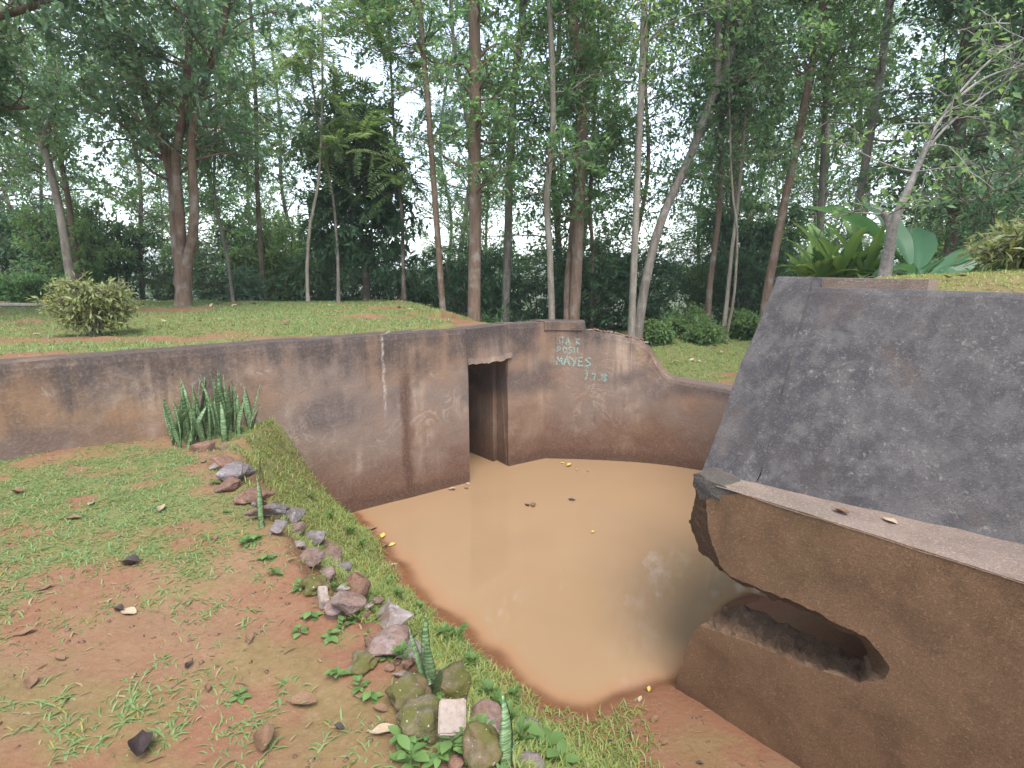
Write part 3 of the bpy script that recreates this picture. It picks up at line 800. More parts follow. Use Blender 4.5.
# end wall and the low parapet behind the slope top
def prism(name, prof_ab, z0, z1, mat):
    V = [ab(a_, b_, z0) for a_, b_ in prof_ab] + [ab(a_, b_, z1) for a_, b_ in prof_ab]; k = len(prof_ab)
    F = [tuple(range(k)), tuple(range(k, 2 * k))] + [(i, (i + 1) % k, k + (i + 1) % k, k + i) for i in range(k)]
    return fix_normals(mesh_py(name, V, F, mat))
V = [ab(.04, .2, 1.12), ab(.04, .2, 1.56), ab(-.02, .84, 2.77), ab(-.02, 3.6, 2.77), ab(-.02, 3.6, -.5), ab(-.02, 1.9, -.5), ab(-.02, 1.5, 1.12)]
V += [v + np.array([*(D * .16), 0]) for v in V]; k = 7
part('end_wall', fix_normals(mesh_py('end_wall', V, [tuple(range(k)), tuple(range(k, 2 * k))] + [(i, (i + 1) % k, k + (i + 1) % k, k + i) for i in range(k)], M['slab'])), rb, rb)
part('parapet', prism('parapet', [(.16, 1.0), (.78, 1.0), (.78, 1.12), (-.02, 1.12), (-.02, .86), (.16, .86)], 2.5, 2.796, M['ledge']), rb, rb)
# grey broken corner piece
bm = bmesh.new(); bmesh.ops.create_cube(bm, size=1)
bmesh.ops.subdivide_edges(bm, edges=list(bm.edges), cuts=7, use_grid_fill=True)
for v in bm.verts:
    q = Vector((v.co.x * .33, v.co.y * .28, v.co.z * .15))
    nz_ = Vector((mnoise.fractal(q * 9, 1, 2, 3), mnoise.fractal(q * 9 + Vector((7, 0, 0)), 1, 2, 3), mnoise.fractal(q * 9 + Vector((0, 5, 3)), 1, 2, 3)))
    q.x += .12 * max(0, -v.co.z) * (1 if v.co.x < 0 else -.6); q.z += -.03 * max(0, v.co.x); v.co = q + nz_ * .016
me = bpy.data.meshes.new('broken_corner'); bm.to_mesh(me); bm.free(); me.materials.append(M['chunk'])
o = obj('broken_corner', me, rb); cpos = ab(.185, .145, 1.515); o.location = (cpos[0] - L0[0], cpos[1] - L0[1], cpos[2]); o.rotation_euler = (.05, .05, math.atan2(D[1], D[0]))
o['label'] = 'cracked grey cement lump at the end of the ledge'

# ---- raised terrace behind the slope
ta = np.concatenate([np.linspace(.0, 5, 70), np.linspace(5.3, 12, 14)]); tb = np.concatenate([np.linspace(.86, 5, 60), np.linspace(5.3, 16, 20)])
TA, TB = np.meshgrid(ta, tb, indexing='ij')
PX = L0[0] + D[0] * TA + Nn[0] * TB; PY = L0[1] + D[1] * TA + Nn[1] * TB
def terrace_z(a_, b_):
    x_ = L0[0] + D[0] * a_ + Nn[0] * b_; y_ = L0[1] + D[1] * a_ + Nn[1] * b_
    z_ = 2.722 + .10 * sstep(1.0, 2.2, b_) * (1 + .5 * a_) * .6 + .06 * (fbm(x_ * 1.7, y_ * 1.7) - .5) * sstep(.9, 1.4, b_) + .02 * (fbm(x_ * 8, y_ * 8, 2) - .5)
    z_ = z_ + .05 * sstep(.3, 1.2, a_) * sstep(.98, 1.35, b_)
    z_ = z_ - 1.9 * sstep(4.2, 8.5, b_ - .8 * np.clip(a_, 0, 4)) 
    return z_ - 1.6 * sstep(.12, -.02, a_) * sstep(3.4, 3.8, b_)
TZ = terrace_z(TA, TB)
me = mesh_np('terrace', np.stack([PX, PY, TZ], -1).reshape(-1, 3), grid_faces(len(ta), len(tb)), np.full((len(ta) - 1) * (len(tb) - 1), 4), M['ground'], True)
at = me.attributes.new('turf', 'FLOAT', 'POINT'); at.data.foreach_set('value', np.full(TA.size, .55, np.float32))
tag(obj('terrace', me), kind='structure')

# ------------------------------------------------------------------ grass
def blades(pos, length, width, lean, up=(0, 0, 1)):
    """bent three-triangle grass blades at pos (n,3)"""
    n = len(pos); az = rng.uniform(0, 2 * math.pi, n)
    h = np.stack([np.cos(az), np.sin(az), np.zeros(n)], 1); sd_ = np.stack([-np.sin(az), np.cos(az), np.zeros(n)], 1)
    el = lean; u = np.array([0, 0, 1.0])
    d1 = h * np.cos(el)[:, None] + u * np.sin(el)[:, None]
    el2 = el - rng.uniform(.3, 1.0, n); d2 = h * np.cos(el2)[:, None] + u * np.sin(el2)[:, None]
    L = length[:, None]; w = (width / 2)[:, None]
    m = pos + d1 * L * .5; t = m + d2 * L * .5
    V = np.stack([pos - sd_ * w * .7, pos + sd_ * w * .7, m - sd_ * w, m + sd_ * w, t], 1).reshape(-1, 3)
    b = np.arange(n)[:, None] * 5
    T = np.concatenate([b + 0, b + 1, b + 3, b + 0, b + 3, b + 2, b + 2, b + 3, b + 4], 1).reshape(-1, 3)
    return V, T
def scatter(x0, x1, y0, y1, n, dens):
    x = rng.uniform(x0, x1, n); y = rng.uniform(y0, y1, n)
    k = rng.random(n) < dens(x, y); return x[k], y[k]
def tufts(x, y, per, spread):
    x = np.repeat(x, per) + rng.normal(0, spread, len(x) * per); y = np.repeat(y, per) + rng.normal(0, spread, len(y) * per); return x, y
def grass_obj(name, label, x, y, lmin, lmax, wmin, wmax, emin, emax, mat, zf=None):
    z = ground_height(x, y)[0] if zf is None else zf(x, y)
    n = len(x); V, T = blades(np.stack([x, y, z - .004], 1), rng.uniform(lmin, lmax, n), rng.uniform(wmin, wmax, n), rng.uniform(emin, emax, n))
    o = obj(name, mesh_np(name, V, T, np.full(len(T), 3), mat)); tag(o, label, 'grass', kind='stuff'); return o
is_land = lambda x, y: inpoly(x, y, land_poly) & inpoly(x, y, basin_poly)
x, y = scatter(-5.2, .6, 1.0, 6.8, 46000, lambda x, y: np.where(is_land(x, y), turf_density(x, y) * .9 + .012, 0))
x, y = tufts(x, y, 7, .026)
k = is_land(x, y) & ((x - A[0]) * WN[0] + (y - A[1]) * WN[1] < -.01); x, y = x[k], y[k]
grass_obj('turf_grass', 'short patchy green grass over the trodden red soil by the pool', x, y, .018, .068, .004, .008, .05, .75, M['grass'])
tx_, ty_ = scatter(-3.6, .4, 1.3, 5.4, 620, lambda x, y: np.where(is_land(x, y) & (fbm(x * 1.6 + 3, y * 1.6, 3) > .44), .75, .12) * is_land(x, y))
tx_, ty_ = tufts(tx_, ty_, 16, .018)
k = is_land(tx_, ty_) & ((tx_ - A[0]) * WN[0] + (ty_ - A[1]) * WN[1] < -.03); tx_, ty_ = tx_[k], ty_[k]
grass_obj('grass_tufts', 'separate flat grass tufts dotted over the bare soil', tx_, ty_, .03, .085, .005, .009, .05, .6, M['grass'])
dens_b = lambda x, y: np.where(inpoly(x, y, basin_poly) & ~inpoly(x, y, land_poly) & ~inpoly(x, y, pool_poly), turf_density(x, y), 0)
x, y = scatter(-3.2, 1.2, 1.3, 6.5, 26000, dens_b)
x, y = tufts(x, y, 5, .03)
k = (dens_b(x, y) > .05) & ((x - A[0]) * WN[0] + (y - A[1]) * WN[1] < -.01); x, y = x[k], y[k]
grass_obj('bank_grass', 'yellowish green weedy grass on the bank sloping down to the water', x, y, .03, .1, .004, .009, .3, 1.3, M['grass_bank'])
def dens_u(x, y):
    d_ = turf_density(x, y); b_ = inpoly(x, y, basin_poly)
    bw = (x - A[0]) * WN[0] + (y - A[1]) * WN[1]
    fd = polydist(x, y, [tuple(q) for q in far_path[::4]])
    return np.where(~b_ & ((bw > .36) | (x > -.4)) & (fd > .36), d_, 0)
x, y = scatter(-9.5, .4, 3.0, 12.5, 62000, dens_u); x2, y2 = tufts(x, y, 2, .03)
grass_obj('mound_grass', 'short lawn grass on the mound above the long wall', x2, y2, .03, .07, .006, .012, .3, 1.2, M['grass'])
x, y = scatter(.4, 7.5, 7.0, 14, 46000, lambda x, y: dens_u(x, y) * (((x - L0[0]) * D[0] + (y - L0[1]) * D[1]) < -.1)); x2, y2 = tufts(x, y, 2, .03)
grass_obj('lawn_grass', 'bright lawn grass beyond the low curved wall', x2, y2, .03, .07, .006, .012, .3, 1.2, M['grass'])
a_ = rng.uniform(.05, 4, 26000); b_ = rng.uniform(.93, 4, 26000); k = (fbm(a_ * 3, b_ * 3) + .25 * (b_ - 1) > .40) & ~((b_ < 1.14) & (a_ < .8)); a_, b_ = a_[k], b_[k]
grass_obj('terrace_grass', 'yellow green grass on top of the sloping block', L0[0] + D[0] * a_ + Nn[0] * b_, L0[1] + D[1] * a_ + Nn[1] * b_, .02, .05, .004, .008, .2, 1.0, M['grass_bank'], lambda x, y: terrace_z(a_, b_))
# ------------------------------------------------------------------ trees
def tubes_np(P, R, sides):
    """n polylines of k points as open tubes, vectorised"""
    n, k, _ = P.shape
    d = np.gradient(P, axis=1); d /= np.linalg.norm(d, axis=2, keepdims=True) + 1e-9
    ref = np.where(abs(d[:, :1, 2:3]) > .9, np.array([1.0, 0, 0]), np.array([0, 0, 1.0]))
    u = np.cross(d, np.broadcast_to(ref, d.shape)); u /= np.linalg.norm(u, axis=2, keepdims=True) + 1e-9
    v = np.cross(d, u)
    ang = np.arange(sides) * 2 * math.pi / sides
    V = P[:, :, None, :] + R[:, :, None, None] * (np.cos(ang)[None, None, :, None] * u[:, :, None, :] + np.sin(ang)[None, None, :, None] * v[:, :, None, :])
    base = (np.arange(n) * k * sides)[:, None, None]
    i = np.arange(k - 1)[None, :, None] * sides; j = np.arange(sides)[None, None, :]; j2 = (j + 1) % sides
    F = np.stack([base + i + j, base + i + j2, base + i + sides + j2, base + i + sides + j], -1).reshape(-1, 4)
    return V.reshape(-1, 3), F
def unit(v): return v / (np.linalg.norm(v, axis=-1, keepdims=True) + 1e-9)
def leaf_quads(pos, d, nrm, L, wr):
    sd_ = unit(np.cross(d, nrm)); nn = np.cross(sd_, d)
    L = L[:, None]; w = L * wr
    mid = pos + d * L * .45
    V = np.stack([pos, mid - sd_ * w / 2 + nn * w * .15, pos + d * L - nn * L * .08, mid + sd_ * w / 2 + nn * w * .15], 1).reshape(-1, 3)
    b = np.arange(len(pos))[:, None] * 4
    return V, np.concatenate([b, b + 1, b + 2, b, b + 2, b + 3], 1).reshape(-1, 3)
def stem_np(pts, r0, r1, step=.35, flare=True, sides=9, seed=0):
    P = smooth_path(pts, step); n = len(P)
    t = np.linspace(0, 1, n); R = r0 + (r1 - r0) * t ** .9
    if flare: R = R * (1 + .55 * np.exp(-t * 22))
    w = .25 * r0
    P[:, 0] += w * (fbm(t * 9 + seed, t * 0 + 1.5, 2) - .5); P[:, 1] += w * (fbm(t * 9 + seed, t * 0 + 8.5, 2) - .5)
    return P, R
def grow(stems, br_from, n_br, br_len, n_tw, tw_len, n_lf, leaf_len, wr=.45, mode='simple', elev=(.15, .9), seed=0, droop=.25, top_bias=1.0):
    """limbs, twigs and leaves on given stems (list of (P, R)); returns limb mesh arrays and leaf mesh arrays"""
    r = np.random.default_rng(seed)
    VB, FB, off = [], [], 0
    def add(V, F):
        nonlocal off
        VB.append(V); FB.append(F + off); off += len(V)
    for P, R in stems: add(*tubes_np(P[None], R[None], 9))
    bp, bd, bl, brad = [], [], [], []
    tot = sum(len(P) for P, _ in stems)
    for P, R in stems:
        n_ = max(3, int(n_br * len(P) / tot))
        u = br_from + (1 - br_from) * r.random(n_) ** (1 / top_bias)
        f = u * (len(P) - 1); i = np.minimum(f.astype(int), len(P) - 2); fr = (f - i)[:, None]
        bp.append(P[i] * (1 - fr) + P[i + 1] * fr); rr = R[i]
        az = r.uniform(0, 2 * math.pi, n_); el = r.uniform(*elev, n_)
        bd.append(np.stack([np.cos(az) * np.cos(el), np.sin(az) * np.cos(el), np.sin(el)], 1))
        bl.append(br_len * r.uniform(.45, 1.15, n_) * (1 - .45 * (u - br_from) / (1 - br_from + 1e-6)))
        brad.append(np.clip(rr * .3, .007, .03))
    bp, bd, bl, brad = np.concatenate(bp), np.concatenate(bd), np.concatenate(bl), np.concatenate(brad)
    k = 6; t = np.linspace(0, 1, k)
    side = unit(r.normal(size=(len(bp), 3)))
    BP = bp[:, None] + bd[:, None] * (bl[:, None] * t)[:, :, None] + (side * (bl * .12)[:, None])[:, None] * np.sin(t * 5)[None, :, None]
    BP[:, :, 2] -= (droop * bl)[:, None] * t ** 2
    add(*tubes_np(BP, brad[:, None] * (1 - .8 * t)[None], 5))
    # twigs
    nt = len(bp) * n_tw; bi = np.repeat(np.arange(len(bp)), n_tw)
    v = .2 + .8 * r.random(nt); f = v * (k - 1); i = np.minimum(f.astype(int), k - 2); fr = (f - i)[:, None]
    tp = BP[bi, i] * (1 - fr) + BP[bi, i + 1] * fr
    td = unit(unit(BP[bi, i + 1] - BP[bi, i]) * .7 + r.normal(size=(nt, 3)) * .6 + np.array([0, 0, .1]))
    tl = tw_len * r.uniform(.5, 1.2, nt)
    kt = 4; tt = np.linspace(0, 1, kt)
    TP = tp[:, None] + td[:, None] * (tl[:, None] * tt)[:, :, None]; TP[:, :, 2] -= (.25 * tl)[:, None] * tt ** 2
    add(*tubes_np(TP, np.full((nt, 1), .006) * (1 - .6 * tt)[None], 3))
    if mode == 'simple':
        nl = nt * n_lf; ti = np.repeat(np.arange(nt), n_lf)
        q = r.random(nl) ** .7; f = q * (kt - 1); i = np.minimum(f.astype(int), kt - 2); fr = (f - i)[:, None]
        lp = TP[ti, i] * (1 - fr) + TP[ti, i + 1] * fr
        ld = unit(td[ti] * .5 + r.normal(size=(nl, 3)) * .75 + np.array([0, 0, -.35]))
        lp = lp + unit(r.normal(size=(nl, 3))) * (.04 + leaf_len * .25)
        ln = unit(np.array([0, 0, 1.0]) + r.normal(size=(nl, 3)) * .55)
        LV, LF = leaf_quads(lp, ld, ln, leaf_len * r.uniform(.55, 1.25, nl), wr)
    else:                                                        # feather leaves: leaflets in two rows on each twig
        m = n_lf; ti = np.repeat(np.arange(nt), m * 2)
        q = np.tile(np.repeat((np.arange(m) + .6) / m, 2), nt); sgn = np.tile([1.0, -1.0], nt * m)
        f = q * (kt - 1); i = np.minimum(f.astype(int), kt - 2); fr = (f - i)[:, None]
        lp = TP[ti, i] * (1 - fr) + TP[ti, i + 1] * fr
        up = unit(np.cross(td, unit(np.cross(np.array([0, 0, 1.0]) + r.normal(size=(nt, 3)) * .25, td))))
        sdv = unit(np.cross(td, up))[ti]
        ld = unit(sdv * sgn[:, None] + td[ti] * .55 + np.array([0, 0, -.15]) + r.normal(size=(len(ti), 3)) * .12)
        LV, LF = leaf_quads(lp, ld, unit(up[ti] + r.normal(size=(len(ti), 3)) * .2), leaf_len * (1 - .35 * abs(q - .45) * 2) * r.uniform(.85, 1.1, len(ti)), wr)
    return (np.concatenate(VB), np.concatenate(FB)), (LV, LF)
def make_tree(name, label, group, base, stems, bark, leaf, cat='tree', **kw):
    root = tag(empty(name, base), label, cat, group)
    (bv, bf), (lv, lf) = grow(stems, **kw)
    b = np.array(base, float)
    obj('trunk', mesh_np('trunk', bv - b, bf, np.full(len(bf), 4), M[bark], True), root)
    obj('crown', mesh_np('crown', lv - b, lf, np.full(len(lf), 3), M[leaf]), root)
    return root
def ground_at(x, y): return float(ground_height(np.array([x]), np.array([y]))[0][0])
def px_stem(px, Y, r0, r1, top=None, lean=0.0, seed=0, root=True):
    """stem standing at distance Y whose bearing and bends follow sketched points; goes on upward to height top"""
    P = [at_depth(x, y, Y + lean * i) for i, (x, y) in enumerate(px)]
    if root:
        d = P[0] - P[1]; d = d / max(.2, -d[2] if d[2] < 0 else .2)
        g = ground_at(P[0][0], P[0][1])
        if P[0][2] > g + .05:
            k_ = P[0][2] - g
            P = [np.array([P[0][0] + d[0] * k_ * .6, P[0][1] + d[1] * k_ * .6, g - .12])] + P
        else: P[0][2] = g - .12
    if top is not None and top > P[-1][2] + .3:
        d = unit(P[-1] - P[-2]); d = unit(d * .6 + np.array([0, 0, .5]))
        P.append(P[-1] + d * ((top - P[-1][2]) / d[2]))
    return stem_np(P, r0, r1, seed=seed)
GROVE = 'trees of the grove behind the walls'
TREES = [
 # label, sketched points base -> up, distance, radii, top, bark, leaf, options, forks
 ('slim grey-brown tree with a small fork high up, beside the pole rail', [(72, 285), (60, 210), (45, 150), (38, 125), (26, 95)], 12.5, .1, .04, 8.5, 'bark_grey', 'leaf_mid', dict(br_from=.35, n_br=34, br_len=1.7), [[(43, 148), (50, 120), (56, 95)]]),
 ('thin leaning tree just behind the pale spiky bush', [(82, 285), (74, 240), (66, 185), (55, 130), (50, 60)], 13.5, .075, .03, 9, 'bark_brown', 'leaf_light', dict(br_from=.3, n_br=34, br_len=1.7), []),
 ('large brown tree splitting low into three stems on the mound', [(184, 303), (183, 275), (178, 235), (175, 190), (168, 155), (150, 110)], 10.6, .16, .05, 8.4, 'bark_brown', 'leaf_blue', dict(br_from=.42, n_br=80, br_len=2.3, n_lf=16, leaf_len=.12), [[(184, 285), (188, 258), (193, 235), (194, 190), (191, 140), (205, 80), (225, 20)], [(183, 285), (181, 250), (180, 215), (176, 160), (185, 100), (190, 20)]]),
 ('thin crooked pale stem beside the three-stemmed tree', [(233, 300), (228, 260), (220, 225), (214, 190), (216, 120)], 12, .04, .02, 7, 'bark_grey', 'leaf_mid', dict(br_from=.4, n_br=26, br_len=1.3), []),
 ('slim dark straight tree with airy feathery foliage', [(264, 302), (260, 240), (257, 180), (256, 110), (252, 30)], 13, .06, .025, 10, 'bark_dark', 'leaf_light', dict(br_from=.3, n_br=36, br_len=1.8, mode='pinnate', n_lf=12, leaf_len=.13, n_tw=6, tw_len=.55, wr=.3), []),
 ('thin whitish stem standing in front of the dark mango-like tree', [(308, 303), (307, 270), (310, 225), (318, 185), (322, 120)], 11.4, .035, .018, 7.5, 'bark_pale', 'leaf_light', dict(br_from=.5, n_br=24, br_len=1.4, mode='pinnate', n_lf=12, leaf_len=.13, n_tw=6, tw_len=.55, wr=.3), []),
 ('dark dense mango-like tree with low hanging foliage', [(366, 303), (366, 275), (362, 240), (358, 200), (355, 160)], 13.2, .09, .03, 6.2, 'bark_dark', 'leaf_dark', dict(br_from=.25, n_br=70, br_len=1.7, n_lf=24, leaf_len=.2, wr=.33), []),
 ('very thin grey stem beside the dark mango-like tree', [(338, 303), (338, 265), (335, 215), (330, 180), (318, 120)], 11.9, .035, .018, 7, 'bark_grey', 'leaf_light', dict(br_from=.5, n_br=22, br_len=1.3, mode='pinnate', n_lf=12, leaf_len=.13, n_tw=6, tw_len=.6, wr=.3), []),
 ('small feathery tree with pale green fern-like sprays', [(404, 304), (403, 262), (402, 215), (396, 160), (392, 90)], 12.4, .045, .02, 8, 'bark_dark', 'leaf_light', dict(br_from=.35, n_br=40, br_len=1.7, mode='pinnate', n_lf=14, leaf_len=.16, n_tw=6, tw_len=.8, wr=.28), []),
 ('slim brown tree standing at the right edge of the mound', [(443, 315), (438, 240), (432, 160), (427, 90), (421, 25)], 11.2, .065, .04, 12, 'bark_brown', 'leaf_mid', dict(br_from=.45, n_br=38, br_len=1.8), []),
 ('tall straight orange-brown tree behind the doorway', [(474, 325), (475, 240), (475, 150), (475, 80), (474, 0)], 10.8, .125, .085, 13, 'bark_brown', 'leaf_mid', dict(br_from=.24, n_br=56, br_len=1.6), []),
 ('tall grey-brown tree leaning slightly behind the coping block', [(505, 325), (508, 240), (510, 160), (515, 80), (524, 0)], 12.4, .095, .06, 13, 'bark_grey', 'leaf_mid', dict(br_from=.3, n_br=46, br_len=1.7), []),
 ('slender tree with a whitish lower trunk behind the coping block', [(552, 325), (550, 260), (547, 200), (553, 130), (552, 60), (550, 10)], 10.6, .065, .04, 11, 'bark_pale', 'leaf_mid', dict(br_from=.3, n_br=46, br_len=1.4), []),
 ('thick brown tree wrapped in leafy growth behind the stepped wall', [(573, 330), (577, 260), (581, 180), (582, 110), (577, 50), (571, 0)], 11.4, .12, .08, 13, 'bark_brown', 'leaf_mid', dict(br_from=.2, n_br=62, br_len=1.4), [[(569, 320), (568, 290), (571, 250), (574, 215)]]),
 ('thin brown sapling behind the reddish broken wall top', [(592, 332), (592, 290), (593, 255), (590, 200), (594, 130)], 12.6, .05, .025, 8, 'bark_brown', 'leaf_mid', dict(br_from=.3, n_br=34, br_len=1.2), []),
 ('upright pale tree crossing a leaning trunk at its foot', [(631, 345), (634, 270), (637, 190), (640, 120), (643, 50)], 10.2, .068, .04, 12, 'bark_pale', 'leaf_light', dict(br_from=.42, n_br=44, br_len=1.7), []),
 ('long pale trunk leaning strongly across the grove', [(637, 343), (644, 290), (657, 235), (672, 195), (692, 152), (716, 88), (742, 18)], 10.9, .095, .05, 11, 'bark_grey', 'leaf_mid', dict(br_from=.5, n_br=52, br_len=1.9), [[(717, 86), (718, 50), (719, 10)]]),
 ('slim reddish trunk standing beyond the bright lawn', [(706, 345), (710, 285), (719, 210), (721, 140), (724, 60)], 12.2, .065, .035, 11, 'bark_brown', 'leaf_blue', dict(br_from=.35, n_br=46, br_len=1.7), []),
 ('twin pale stems rising close together at the lawn edge', [(721, 352), (727, 300), (732, 250), (738, 200), (744, 130)], 11.4, .045, .02, 8, 'bark_pale', 'leaf_dark', dict(br_from=.45, n_br=36, br_len=1.3), [[(722, 352), (732, 310), (736, 270), (737, 230), (731, 170)]]),
 ('tall brown tree leaning outward behind the sloping block corner', [(766, 300), (773, 262), (784, 205), (796, 150), (810, 75), (824, 0)], 11.5, .085, .055, 12, 'bark_brown', 'leaf_mid', dict(br_from=.4, n_br=54, br_len=1.9), []),
 ('straight pale brown tree behind the leafy plants on the terrace', [(819, 262), (820, 220), (824, 140), (827, 60), (829, 10)], 12.2, .065, .045, 12, 'bark_grey', 'leaf_light', dict(br_from=.35, n_br=52, br_len=1.8), []),
 ('tall grey tree standing behind the white forked tree', [(854, 262), (857, 215), (866, 160), (877, 95), (888, 15)], 10.6, .075, .055, 12, 'bark_grey', 'leaf_light', dict(br_from=.3, n_br=60, br_len=1.9), []),
 ('dark trunk behind the broad-leaved banana-like plant', [(950, 262), (953, 215), (958, 150), (966, 70), (975, 0)], 9.2, .1, .06, 10, 'bark_dark', 'leaf_dark', dict(br_from=.3, n_br=56, br_len=1.7), []),
 ('slender dark tree beyond the terrace with drooping dense leaves', [(1010, 262), (1012, 210), (1016, 150), (1024, 60), (1030, 0)], 8.6, .09, .05, 8, 'bark_dark', 'leaf_dark', dict(br_from=.2, n_br=64, br_len=1.8), []),
]
tid = 0
for lab, px, Y, r0, r1, top, bark, leaf, kw, forks in TREES:
    tid += 1
    st = [px_stem(px, Y, r0, r1, top, .02, tid)]
    for f in forks:
        st.append(px_stem(f, Y + .05, r0 * .66, r1 * .7, top * .95, -.12 if tid % 2 else .12, tid + 40, root=False))
    k = dict(n_tw=8, tw_len=.75, n_lf=15, leaf_len=.112, wr=.5, seed=tid); k.update(kw)
    b0 = st[0][0][0]
    make_tree('grove_tree', lab, GROVE, (b0[0], b0[1], b0[2] + .1), st, bark, leaf, **k)
# boughs hanging in from a tree out of frame on the left
g = ground_at(-10.2, 8.2)
st = [stem_np([(-10.2, 8.2, g - .1), (-10.0, 8.1, 4.5), (-9.6, 8.0, 6.4), (-8.9, 7.9, 8.2)], .2, .09)]
for q in ([(-10.0, 8.1, 4.6), (-8.2, 8.0, 5.6), (-6.2, 7.8, 6.0), (-4.6, 7.9, 6.5)], [(-9.7, 8.0, 6.0), (-8.2, 8.6, 6.9), (-6.2, 8.9, 7.4), (-4.4, 9.0, 7.6)], [(-9.9, 8.1, 5.0), (-8.6, 7.2, 6.1), (-7.2, 6.4, 6.6), (-6.0, 6.0, 6.8)], [(-9.9, 8.1, 4.2), (-8.6, 8.6, 5.0), (-7.2, 9.0, 5.2)]):
    st.append(stem_np(q, .085, .03, flare=False))
make_tree('grove_tree', 'dark spreading tree whose long boughs reach over the mound', GROVE, (-10.2, 8.2, g), st, 'bark_dark', 'leaf_blue', br_from=.2, n_br=190, br_len=1.7, n_tw=8, tw_len=.6, n_lf=19, leaf_len=.12, seed=99)
# white forked tree on the terrace
wt = ab(.9, 2.0, 0); wz = float(terrace_z(np.array([.9]), np.array([2.0]))[0])
Y0 = 5.05
P0 = [at_depth(x, y, Y0) for x, y in ((884, 279), (889, 250), (893, 226), (903, 200), (913, 178), (921, 158), (932, 132), (946, 112))]
P0[0][2] -= .1
st = [stem_np(P0, .056, .012, .1)]
st.append(stem_np([at_depth(x, y, Y0 + .02) for x, y in ((892, 240), (888, 221), (882, 212))], .036, .028, .05, False))
for f in ([(921, 158), (945, 128), (985, 95), (1024, 72)], [(932, 132), (960, 92), (1000, 52), (1040, 32)], [(955, 100), (985, 78), (1030, 62)]):
    st.append(stem_np([at_depth(x, y, Y0 + .05 * i) for i, (x, y) in enumerate(f)], .013, .006, .1, False))
b0 = P0[0]
make_tree('forked_tree', 'small white-barked tree with a stubby fork on the terrace', None, (b0[0], b0[1], b0[2] + .1), st, 'bark_white', 'leaf_light', br_from=.62, n_br=26, br_len=.8, n_tw=3, tw_len=.4, n_lf=7, leaf_len=.085, seed=5)
# bare pale twigs of a shrub further right on the terrace
P1 = [at_depth(x, y, 6.4) for x, y in ((984, 262), (985, 235), (987, 205), (992, 185))]; P1[0][2] -= .2
st = [stem_np(P1, .035, .02, .1)]
for f in ([(986, 212), (1003, 193), (1030, 165)], [(985, 222), (972, 205), (955, 200)], [(991, 188), (985, 172), (978, 160)]):
    st.append(stem_np([at_depth(x, y, 6.4) for x, y in f], .015, .006, .1, False))
make_tree('bare_sapling', 'thin pale branching sapling among the terrace greenery', None, P1[0], st, 'bark_pale', 'leaf_blue', br_from=.5, n_br=14, br_len=.6, n_tw=3, tw_len=.3, n_lf=6, leaf_len=.1, seed=6)

# ---- background grove: four tree kinds copied
protos = []
for k_, (leaf, bark, mode) in enumerate((('leaf_mid', 'bark_brown', 'simple'), ('leaf_blue', 'bark_dark', 'simple'), ('leaf_light', 'bark_grey', 'simple'), ('leaf_mid', 'bark_grey', 'pinnate'))):
    s0 = stem_np([(0, 0, -.6), (.05, 0, 2), (.25 * (k_ - 1), .1, 5), (.1, -.1 * k_, 8), (.3, .2, 11.5)], .1, .03, seed=k_)
    kw = dict(br_from=.14, n_br=95, br_len=2.3, n_tw=8, tw_len=.85, n_lf=13, leaf_len=.135, wr=.5, seed=200 + k_)
    if mode == 'pinnate': kw.update(mode='pinnate', n_lf=9, leaf_len=.13, wr=.4)
    protos.append(make_tree('background_tree', 'x', 'trees standing deeper in the wood', (0, 0, 0), [s0], bark, leaf, **kw))
blab = ['mid green slender tree deep in the wood behind the walls', 'bluish leafed slender tree deep in the wood behind the walls', 'light green slender tree deep in the wood behind the walls', 'feathery leafed slender tree deep in the wood behind the walls']
used = [False] * 4
r = np.random.default_rng(12)
spots = []
for i in range(34):
    for _ in range(60):
        Y = r.uniform(14.5, 27); x = r.uniform(-1.02, 1.02) * Y
        if all(math.hypot(x - a, Y - b) > 1.5 for a, b in spots): spots.append((x, Y)); break
for i, (x, Y) in enumerate(spots):
    k_ = int(r.integers(0, 4))
    o = protos[k_] if not used[k_] else copy_tree(protos[k_]); used[k_] = True
    sc_ = r.uniform(.75, 1.15)
    o.location = (x, Y, ground_at(x, Y)); o.rotation_euler = (r.uniform(-.06, .06), r.uniform(-.06, .06), r.uniform(0, 6.28)); o.scale = (sc_, sc_, sc_ * r.uniform(.9, 1.15))
    o['label'] = blab[k_]
# ---- understorey shrubs
sh = []
for k_, (leaf, ll, wr) in enumerate((('leaf_dark', .16, .4), ('leaf_light', .13, .45), ('leaf_blue', .15, .38))):
    ss = []
    for q in range(6):
        az = q * 1.05 + .3 * k_
        ss.append(stem_np([(0, 0, -.25), (.2 * math.cos(az), .2 * math.sin(az), .6), (.5 * math.cos(az), .5 * math.sin(az), 1.4), (.7 * math.cos(az), .7 * math.sin(az), 2.3)], .025, .01, .3, False))
    sh.append(make_tree('understorey_shrub', 'x', 'shrubs of the dark undergrowth', (0, 0, 0), ss, 'bark_dark', leaf, 'shrub', br_from=.08, n_br=60, br_len=.9, n_tw=5, tw_len=.45, n_lf=14, leaf_len=ll, wr=wr, seed=300 + k_))
slab_ = ['dark leafy shrub in the undergrowth below the trees', 'light green leafy shrub in the undergrowth below the trees', 'bluish green leafy shrub in the undergrowth below the trees']
used = [False] * 3
spots = []
for i in range(46):
    for _ in range(60):
        Y = r.uniform(12.6, 19); x = r.uniform(-1.0, .95) * Y
        if -.3 < x / Y + .2 < .08 and Y < 16: Y += 3.0                   # thinner where the valley shows
        if all(math.hypot(x - a, Y - b) > .9 for a, b in spots): spots.append((x, Y)); break
